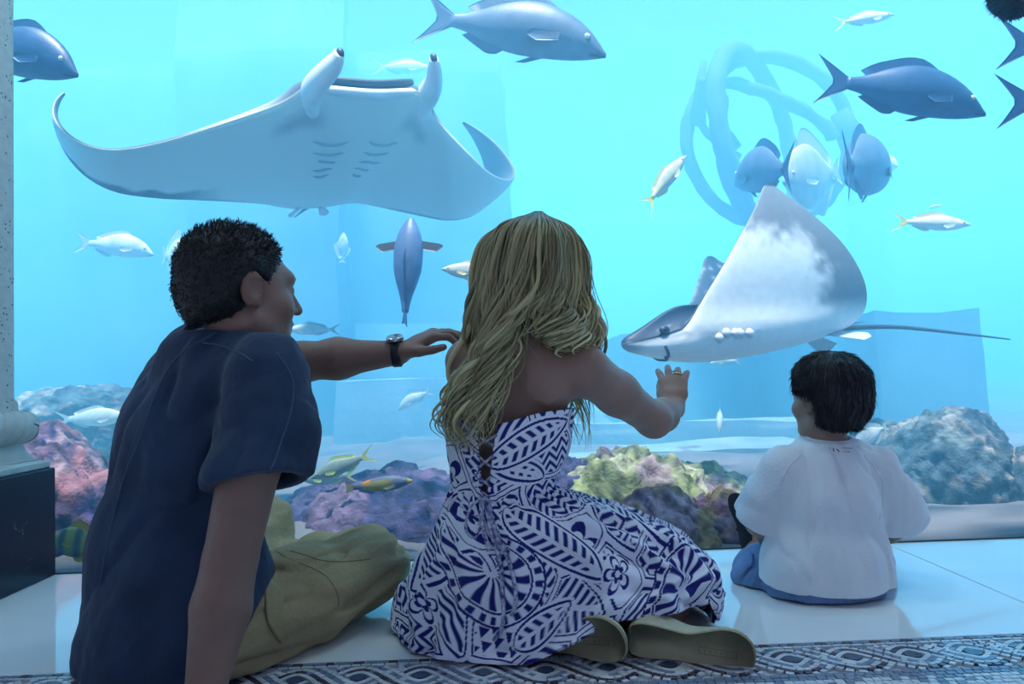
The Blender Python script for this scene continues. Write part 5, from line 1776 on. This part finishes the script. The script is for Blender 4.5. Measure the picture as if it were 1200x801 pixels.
def lock_curve(g, n=40):
    i = min(int(g), len(GP)-2); u = g-i
    return spline(GP[i]*(1-u)+GP[i+1]*u, n)
HB = SDF(np.array(w_hd)-.15, np.array(w_hd)+.16, .005)
HB.ell(np.array(w_hd+Vector((0, -.015, .028))), (.094, .108, .092), np.array(wR_head), .01)
HB.ell(np.array(w_hd+Vector((0, -.035, -.05))), (.088, .070, .075), np.array(wR_head), .04)
HB.cut(np.array(w_hd)+np.array(wR_head.col[1])*.045, np.array(wR_head.col[1]), .01)
bV, bF = HB.mesh()
bq = (bV-np.array(w_hd))
hb = np.array((.10, .075, .045))*np.ones((len(bV), 1))
hairw = keep(obj('hair', bV, bF, M_hairw, col=hb), wom)
mb_v, mb_f, mb_c = [], [], []; off = 0
NSEG = 40
def add_lock(P, r0, col, nside=6, flat=.55):
    global off
    n = len(P)
    t = np.linspace(0, 1, n)
    rad = r0*np.clip(np.minimum(.35+t*3.5, 1)*np.minimum(1, (1-t)*2.6+.06), .05, 1)
    v, f = tube(P, rad, nside, flat=flat)
    mb_v.append(v); mb_f.extend(tuple(i+off for i in q) for q in f); off += len(v)
    cc = np.repeat(col(t), nside, axis=0); mb_c.append(cc)
for k in range(430):
    g = rs.uniform(0, len(GP)-1)
    if 5.05 < g < 5.95: continue
    P = lock_curve(g, NSEG)
    t = np.linspace(0, 1, NSEG)[:, None]
    end = rs.uniform(.82, 1.06)
    P = lock_curve(g, 60); m2 = max(30, int(60*min(end, 1)))
    P = P[:m2]; t = np.linspace(0, 1, m2)[:, None]
    cl = np.floor(g*2.2+rs.uniform(-.3, .3))             # locks of one cluster wave together
    ph = cl*2.1+rs.uniform(-.55, .55); frq = 15.5+2.5*math.sin(cl*1.7)
    amp = (.002+.024*sstep(.28, .75, t))*rs.uniform(.7, 1.2)
    P = P+amp*np.concatenate([np.sin(t*frq+ph), .75*np.cos(t*frq+ph), .3*np.sin(t*frq*.5+ph*2)], 1)
    cen_ = np.array((math.sin(cl*3.3)*.010, -abs(math.cos(cl*2.2))*.010, 0))
    P = P+cen_*sstep(.2, .6, t)
    jit = rs.normal(size=3)*np.array((.0065, .006, .004))
    P = P+jit*sstep(0, .25, t)
    P[:, 1] -= .006*rs.rand()
    b = rs.uniform(.35, 1.35)
    c0 = np.array((.08, .058, .034)); c1 = np.array((.38, .305, .15))*b; c2 = np.array((.58, .50, .26))*b
    def col(tt, c0=c0, c1=c1, c2=c2):
        a = sstep(.03, .35, tt)[:, None]; d = sstep(.45, .95, tt)[:, None]
        return (c0*(1-a)+c1*a)*(1-d)+c2*d
    add_lock(P, rs.uniform(.0030, .0075), col)
for k in range(260):      # single fine strands
    g = rs.uniform(0, len(GP)-1)
    P = lock_curve(g, 44); t = np.linspace(0, 1, 44)[:, None]
    ph = rs.uniform(0, 6.28)
    P = P+(.003+.016*t)*np.concatenate([np.sin(t*13+ph), .7*np.cos(t*13+ph), .2*np.sin(t*9)], 1)+rs.normal(size=3)*np.array((.012, .009, .004))*sstep(0, .3, t)
    P[:, 1] -= .008
    b = rs.uniform(.8, 1.4)
    add_lock(P, .0009, lambda tt, b=b: np.tile(np.array((.36, .31, .16))*b, (len(tt), 1)), 4, 1.0)
# the stray curl beside the left shoulder
add_lock(spline([at(*p) for p in ((568, 372, 1.56), (553, 364, 1.56), (548, 370, 1.56), (556, 378, 1.56))], 20), .0022, lambda tt: np.tile(np.array((.10, .08, .05)), (len(tt), 1)), 5, 1.0)
lk = obj('locks', np.concatenate(mb_v), mb_f, M_hairw, col=np.concatenate(mb_c))
keep(lk, wom); sub(lk, hairw)

# ---- wedge sandals, soles towards the viewer
M_sole = mat('tan_sole', (0.40, 0.34, 0.20), 0.6, var=0.12, vscale=10, bump=.1, bscale=90)
M_wedge = mat('pale_cork_wedge', (0.56, 0.52, 0.36), 0.7, var=0.15, vscale=40)
M_sstrap = mat('dark_sandal_strap', (0.06, 0.05, 0.05), 0.5)
M_sdeco = mat('silver_stud', (.6, .6, .62), .3, metal=.8)
M_mark = mat('stamped_mark', (0.17, 0.14, 0.08), 0.7)
OUT = np.array([(0, .020), (.012, .029), (.04, .031), (.08, .027), (.115, .025), (.15, .034), (.18, .041), (.21, .038), (.232, .024), (.240, .004),
                (.236, -.018), (.218, -.033), (.185, -.037), (.15, -.031), (.115, -.024), (.08, -.024), (.04, -.028), (.012, -.026), (0, -.016)])
def sandal(heel, toe, nrm, label, wedge=.034, flip=1, wide=1.0):
    """outline in x (heel to toe) and y; the sole faces nrm"""
    heel, toe = Vector(heel), Vector(toe)
    x = (toe-heel).normalized(); nv = Vector(nrm); nv = (nv-x*nv.dot(x)).normalized(); y = nv.cross(x)*flip
    sc = (toe-heel).length/.24
    Oc = cspline(OUT*np.array((1, wide)), 60)*sc
    def W(p, q, d): return np.array(heel+x*p+y*q-nv*d)
    t = Oc[:, 0]/(.24*sc)
    dep = (wedge*(1-sstep(.25, .75, t))+.012)*sc
    ins = .90
    def ringv(scale, d0, d1):
        cen = Oc.mean(0)
        return [W(*(cen+(p-cen)*scale), d0+(d1-d0)*dd_) for p, dd_ in zip(Oc, dep)]
    v = ringv(.97, 0, 0)+ringv(1.0, .0015, .0015)+ringv(1.0, .004, .004)
    n = 60
    f = [tuple(range(n))]+[(k*n+j, k*n+(j+1) % n, (k+1)*n+(j+1) % n, (k+1)*n+j) for k in range(2) for j in range(n)]
    f = [q[::-1] for q in f] if flip < 0 else f
    root = keep(obj('sandal', v, f, M_sole), wom)
    root['label'] = label
    cen = Oc.mean(0)
    def pc(p, s): return cen+(p-cen)*s
    v = [W(*pc(p, .975), .004) for p in Oc]+[W(*pc(p, .975), max(.009*sc, d)) for p, d in zip(Oc, dep)]+[W(*pc(p, .5), max(.009*sc, d)) for p, d in zip(Oc, dep)]
    f = [(k*n+j, k*n+(j+1) % n, (k+1)*n+(j+1) % n, (k+1)*n+j) for k in range(2) for j in range(n)]+[tuple(2*n+j for j in range(n))]
    o = keep(obj('wedge', v, f, M_wedge), wom); sub(o, root)
    # straps across the foot
    for (p0, hh) in ((.165, .026), (.195, .024), (.215, .018), (.06, .020)):
        i = np.argmin(np.abs(Oc[:30, 0]-p0*sc)); j = 30+np.argmin(np.abs(Oc[30:, 0]-p0*sc))
        d = dep[i]
        pts = [W(Oc[i][0], Oc[i][1]*.93, d*.6), W(Oc[i][0], Oc[i][1]*.55, d+hh*.7*sc), W((Oc[i][0]+Oc[j][0])/2, 0, d+hh*sc), W(Oc[j][0], Oc[j][1]*.55, d+hh*.7*sc), W(Oc[j][0], Oc[j][1]*.93, d*.6)]
        vv, ff = tube(spline(pts, 20), .0045*sc, 8, flat=.5); o = keep(obj('strap', vv, ff, M_sstrap), wom); sub(o, root)
        for q in (0, 4):
            c0 = np.array(pts[q])
            vv, ff = tube([c0-np.array((.003, 0, 0)), c0+np.array((.003, 0, 0))], .0036, 8); o = keep(obj('stud', vv, ff, M_sdeco), wom); sub(o, root)
    # stamped frame with small illegible marks
    mk = MB()
    fr_ = [(.135, -.006), (.205, -.006), (.205, .008), (.135, .008), (.135, -.006)]
    for a_, b_ in zip(fr_[:-1], fr_[1:]):
        mk.tube([W(a_[0]*sc, a_[1]*sc, -.0002), W(b_[0]*sc, b_[1]*sc, -.0002)], .0005, 5)
    for k in range(5):
        px0 = (.146+.010*k)*sc
        mk.tube([W(px0, -.0025*sc, -.0002), W(px0, .0045*sc, -.0002)], .0005, 5)
        if k % 2: mk.tube([W(px0, .001*sc, -.0002), W(px0+.005*sc, .001*sc, -.0002)], .0005, 5)
    o = keep(mk.build('stamp', M_mark), wom); sub(o, root)
    return root
sandal(at(736, 749, 1.42), at(886, 772, 1.36), (-.06, -1, -.28), 'tan wedge sandal lying sideways with its whole sole shown', flip=1, wide=1.28)
sandal(at(600, 748, 1.50), at(734, 752, 1.37), (.10, -1, -.10), 'tan sandal half hidden under the skirt hem', flip=1, wedge=.028, wide=1.15)

# ================================================================== BOY
boy = thing('person', 'small black haired boy in a white t-shirt sitting on the floor', 'person', tuple(at(960, 712, 1.78)))
boy.location.z = 0
BA = math.radians(97)
bf = Vector((math.cos(BA), math.sin(BA), 0)); br = Vector((math.sin(BA), -math.cos(BA), 0))
b_pel, b_chs, b_upp = at(968, 664, 1.80), at(970, 585, 1.80), at(972, 542, 1.80)
b_nck = at(972, 512, 1.80)
b_hd = at(968, 468, 1.80)
b_shR, b_shL = at(1026, 549, 1.80), at(918, 551, 1.80)
b_elR, b_elL = at(1056, 612, 1.85), at(890, 612, 1.85)
b_wrR, b_wrL = at(1022, 632, 2.00), at(915, 640, 2.00)
b_hR, b_hL = b_pel+br*.065+Vector((0, 0, -.02)), b_pel-br*.065+Vector((0, 0, -.02))
b_knR, b_knL = at(1016, 655, 2.02), at(892, 668, 1.97)
b_anR, b_anL = at(985, 662, 2.10), at(893, 640, 2.03)
bR_head = frame((-.40, .92, -.02))
S = SDF((.42, 1.60, -.01), (1.12, 2.24, .66), .004)
S.econe(b_pel, b_chs, (.098, .080), (.096, .076), br, .04)
S.econe(b_chs, b_upp, (.096, .076), (.084, .052), br, .04)
S.cone(b_shL, b_shR, .036, .036, .04)
S.chain([b_nck-Vector((0, 0, .03)), b_hd+Vector((0, 0, -.03))], [.042, .042], .025)
head(S, b_hd, bR_head, .80)
for sh, el, w_ in ((b_shR, b_elR, b_wrR), (b_shL, b_elL, b_wrL)):
    S.chain([sh, el, el*.6+w_*.4, w_], [.036, .031, .030, .021], .02)
hand(S, b_wrR, (-.5, .8, 0), (0, 0, 1), (.3, .3, .2), .62, fr=.0095)
hand(S, b_wrL, (.5, .8, 0), (0, 0, 1), (.3, .3, .2), .62, left=True, fr=.0095)
for hp, kn_, an in ((b_hR, b_knR, b_anR), (b_hL, b_knL, b_anL)):
    S.chain([hp, kn_, kn_*.5+an*.5, an], [.060, .046, .042, .030], .03)
ftL = at(877, 596, 2.05)
S.econe(b_anL+Vector((0, 0, .0)), ftL, (.026, .030), (.014, .030), (1, 0, 0), .02)
S.econe(b_anR, b_anR+Vector((.02, .06, .10)), (.026, .030), (.014, .030), (1, 0, 0), .02)
Vv, Fq = S.mesh(); Vv = relax(Vv, Fq, 1, .4)
keep(obj('body', Vv, Fq, M_skin_b), boy)

# hair: thick straight black hair
M_hair_b = mat('straight_black_hair', (0.010, 0.010, 0.016), 0.38, 0.5)
H = SDF(np.array(b_hd)-.14, np.array(b_hd)+.14, .004)
H.ell(vl(b_hd, bR_head, 0, -.014, .028), (.093, .100, .090), np.array(bR_head), .01)
H.ell(vl(b_hd, bR_head, 0, -.040, -.022), (.068, .056, .060), np.array(bR_head), .035)
H.cut(vl(b_hd, bR_head, 0, .045, .03), bR_head @ Vector((0, .8, -.6)), .012)
H.cut(vl(b_hd, bR_head, 0, .006, .0), bR_head @ Vector((0, .90, -.42)), .012)
H.cut(vl(b_hd, bR_head, 0, -.05, -.070), bR_head @ Vector((0, .3, -1)), .012)
for sg in (1, -1):
    H.ell(vl(b_hd, bR_head, sg*.078, .004, -.028), (.030, .040, .044), np.array(bR_head), .01, 'sub')
H.warp(lambda P: -.0025*fbm(P*np.array((1, 1, .3)), 60, 2, 4), band=.03)
hV, hF = H.mesh(); hN = vnormals(hV, hF)
hairb = keep(obj('hair', hV, hF, M_hair_b), boy)
crown = vl(b_hd, bR_head, 0.01, -.02, .115)
def flow(P, Nn):
    d = P-crown; d = d-Nn*(d*Nn).sum(1)[:, None]
    d /= np.linalg.norm(d, axis=1)[:, None]+1e-6
    return d
st = strand_cap('strands', hV, hN, np.ones(len(hV), bool), None, M_hair_b, 5200, .026, flow, .0011, 9, None, jitter=.16, lift=.10)
keep(st, boy); sub(st, hairb)

# t-shirt
M_white = mat('white_cotton', (0.82, 0.82, 0.84), 0.9, 0.15, bump=0.2, bscale=140, var=.06, vscale=6)
T_ = SDF((.50, 1.58, -.01), (1.12, 2.05, .52), .004)
T_.econe(at(970, 694, 1.80), b_pel, (.158, .134), (.146, .120), br, .04)
T_.econe(b_pel, b_chs, (.140, .112), (.124, .096), br, .04)
T_.econe(b_chs, b_upp, (.124, .096), (.108, .070), br, .04)
T_.cone(b_shL, b_shR, .050, .050, .04)
T_.cone(b_upp, b_nck-Vector((0, 0, .006)), .075, .058, .03)
sleeves = []
for sh, el in ((b_shR, b_elR), (b_shL, b_elL)):
    d = (el-sh).normalized(); e = sh+(el-sh)*.92
    B_ = SDF((.50, 1.58, -.01), (1.12, 2.05, .52), .004)
    B_.chain([sh, sh*.4+e*.6, e, e+d*.05], [.050, .058, .060, .060], .03)
    B_.warp(cloth_fold(9, .006, .002, (.1, 0, 1), 12.0, .4), band=.05)
    dd_ = (d+Vector((0, .35, -.35))).normalized()
    B_.cut(e, dd_, .004)
    B_.chain([e-dd_*.03, e+dd_*.05], [.042, .046], .004, 'sub')
    sleeves.append(B_)
T_.warp(cloth_fold(9, .009, .0022, (-.15, 0, 1), 12.0, .4), band=.05)
for B_ in sleeves: T_.merge(B_, .02)
T_.chain([b_nck-Vector((0, 0, .03)), b_nck+Vector((0, 0.0, .06))], [.047, .050], .005, 'sub')
T_.cut(b_nck+Vector((0, 0, -.002)), (0, -.12, 1), .004, *box(b_nck+Vector((0, 0, .05)), .075))
T_.cut((0, 1.70, .022), (0, .08, -1), .006)
Vs, Fs = T_.mesh(); Vs = relax(Vs, Fs, 1, .4)
teeb = keep(obj('t_shirt', Vs, Fs, M_white), boy)
Nsb = vnormals(Vs, Fs)
# neck rib and printed neck label
t = np.linspace(0, 2*math.pi, 40)
rp = [np.array(b_nck+Vector((.050*math.cos(q), .050*math.sin(q), -.004+.006*math.sin(q)))) for q in t]
v, f = tube(rp, .0055, 8, caps=False); o = keep(obj('collar', v, f, M_white), boy); sub(o, teeb)
M_ink = mat('dark_print', (.05, .05, .07), .8)
X, Y = proj(Vs)
cn = np.nonzero((np.abs(X-978) < 4) & (np.abs(Y-523) < 4))[0]
jn = cn[np.argmin(Vs[cn, 1])]
pn, nn0 = Vs[jn], Nsb[jn]
def sp(px, py):
    dx, dz = (px-978)*pn[1]/F_PX, -(py-523)*pn[1]/F_PX
    return pn+np.array((dx, -(nn0[0]*dx+nn0[2]*dz)/nn0[1], dz))+nn0*.0016
mk = MB()
for k, (x0, y0, x1, y1) in enumerate(((966, 521, 966, 525), (969, 525, 971, 521), (974, 521, 974, 525), (977, 522, 979, 525), (983, 521, 992, 521), (983, 525, 989, 525))):
    a_, b_ = sp(x0, y0), sp(x1, y1)
    if np.linalg.norm(a_-b_) < 1e-5: b_ = a_+np.array((.002, 0, 0))
    mk.tube([a_, (a_+b_)/2, b_], .0011 if k < 4 else .0006, 5)
o = keep(mk.build('neck_print', M_ink), boy); sub(o, teeb)
for pxs in (((932, 528), (915, 548), (908, 580), (912, 604)), ((1018, 528), (1033, 548), (1040, 580), (1036, 612))):
    o = seam(pxs, .0013, (Vs, Nsb), M_white, boy)
    if o: sub(o, teeb)

# denim shorts, crumpled
M_denim = mat('light_blue_denim', (0.17, 0.27, 0.48), 0.85, 0.2, var=.3, vscale=14, bump=.4, bscale=120)
K = SDF((.44, 1.58, -.01), (1.12, 2.20, .36), .004)
K.econe(at(966, 692, 1.80), at(966, 668, 1.81), (.146, .118), (.125, .098), br, .04)
K.chain([b_hR, b_hR*.4+b_knR*.6, b_knR], [.066, .066, .058], .03)
K.chain([b_hL, b_hL*.4+b_knL*.6, b_knL], [.060, .066, .062], .03)
K.ell(np.array(at(888, 678, 1.90)), (.062, .075, .05), None, .04)
K.warp(cloth_fold(29, .009, .003, (.3, .3, 1), 20.0, .6), band=.05)
K.cut((0, 0, .004), (0, 0, -1), .004)
Vk, Fk = K.mesh(); Vk = relax(Vk, Fk, 1, .4)
shb = keep(obj('shorts', Vk, Fk, M_denim), boy)

# flip-flop sandal on the raised left foot
M_bsole = mat('dark_rubber_sole', (.018, .02, .035), .6, .3, var=.4, vscale=60)
M_bpat = mat('printed_insole', (.04, .05, .09), .6, color2=(.30, .10, .14), vscale=55)
ctr = at(869, 611, 2.04); up_f = (at(862, 578, 2.05)-at(880, 646, 2.02)).normalized()
nf = Vector((-.72, -.55, .12)); nf = (nf-up_f*nf.dot(up_f)).normalized(); sf = up_f.cross(nf)
Oc = cspline(OUT, 48); Oc = (Oc-np.array((.12, 0)))*.66
def Wf(p, q, d): return np.array(ctr+up_f*p+sf*q+nf*d)
n = 48
v = [Wf(p[0]*.97, p[1]*.95, .007) for p in Oc]+[Wf(*p, .005) for p in Oc]+[Wf(*p, -.005) for p in Oc]+[Wf(p[0]*.97, p[1]*.95, -.007) for p in Oc]
f = [tuple(range(n)), tuple(range(4*n-1, 3*n-1, -1))]+[(k*n+j, (k+1)*n+j, (k+1)*n+(j+1) % n, k*n+(j+1) % n) for k in range(3) for j in range(n)]
sdl = keep(obj('sandal', v, f, M_bsole), boy); sdl['label'] = 'dark flip-flop sandal'
v = [Wf(p[0]*.93, p[1]*.9, -.0072) for p in Oc]+[Wf(p[0]*.93, p[1]*.9, -.0085) for p in Oc]
o = keep(obj('insole', v, [tuple(range(2*n-1, n-1, -1))]+[(j, n+j, n+(j+1) % n, (j+1) % n) for j in range(n)], M_bpat), boy); sub(o, sdl)
for sg in (1, -1):
    vv, ff = tube(spline([Wf(.055, .0, -.012), Wf(.03, sg*.016, -.03), Wf(-.01, sg*.026, -.024), Wf(-.02, sg*.025, -.006)], 16), .004, 7); o = keep(obj('strap', vv, ff, M_bsole), boy); sub(o, sdl)
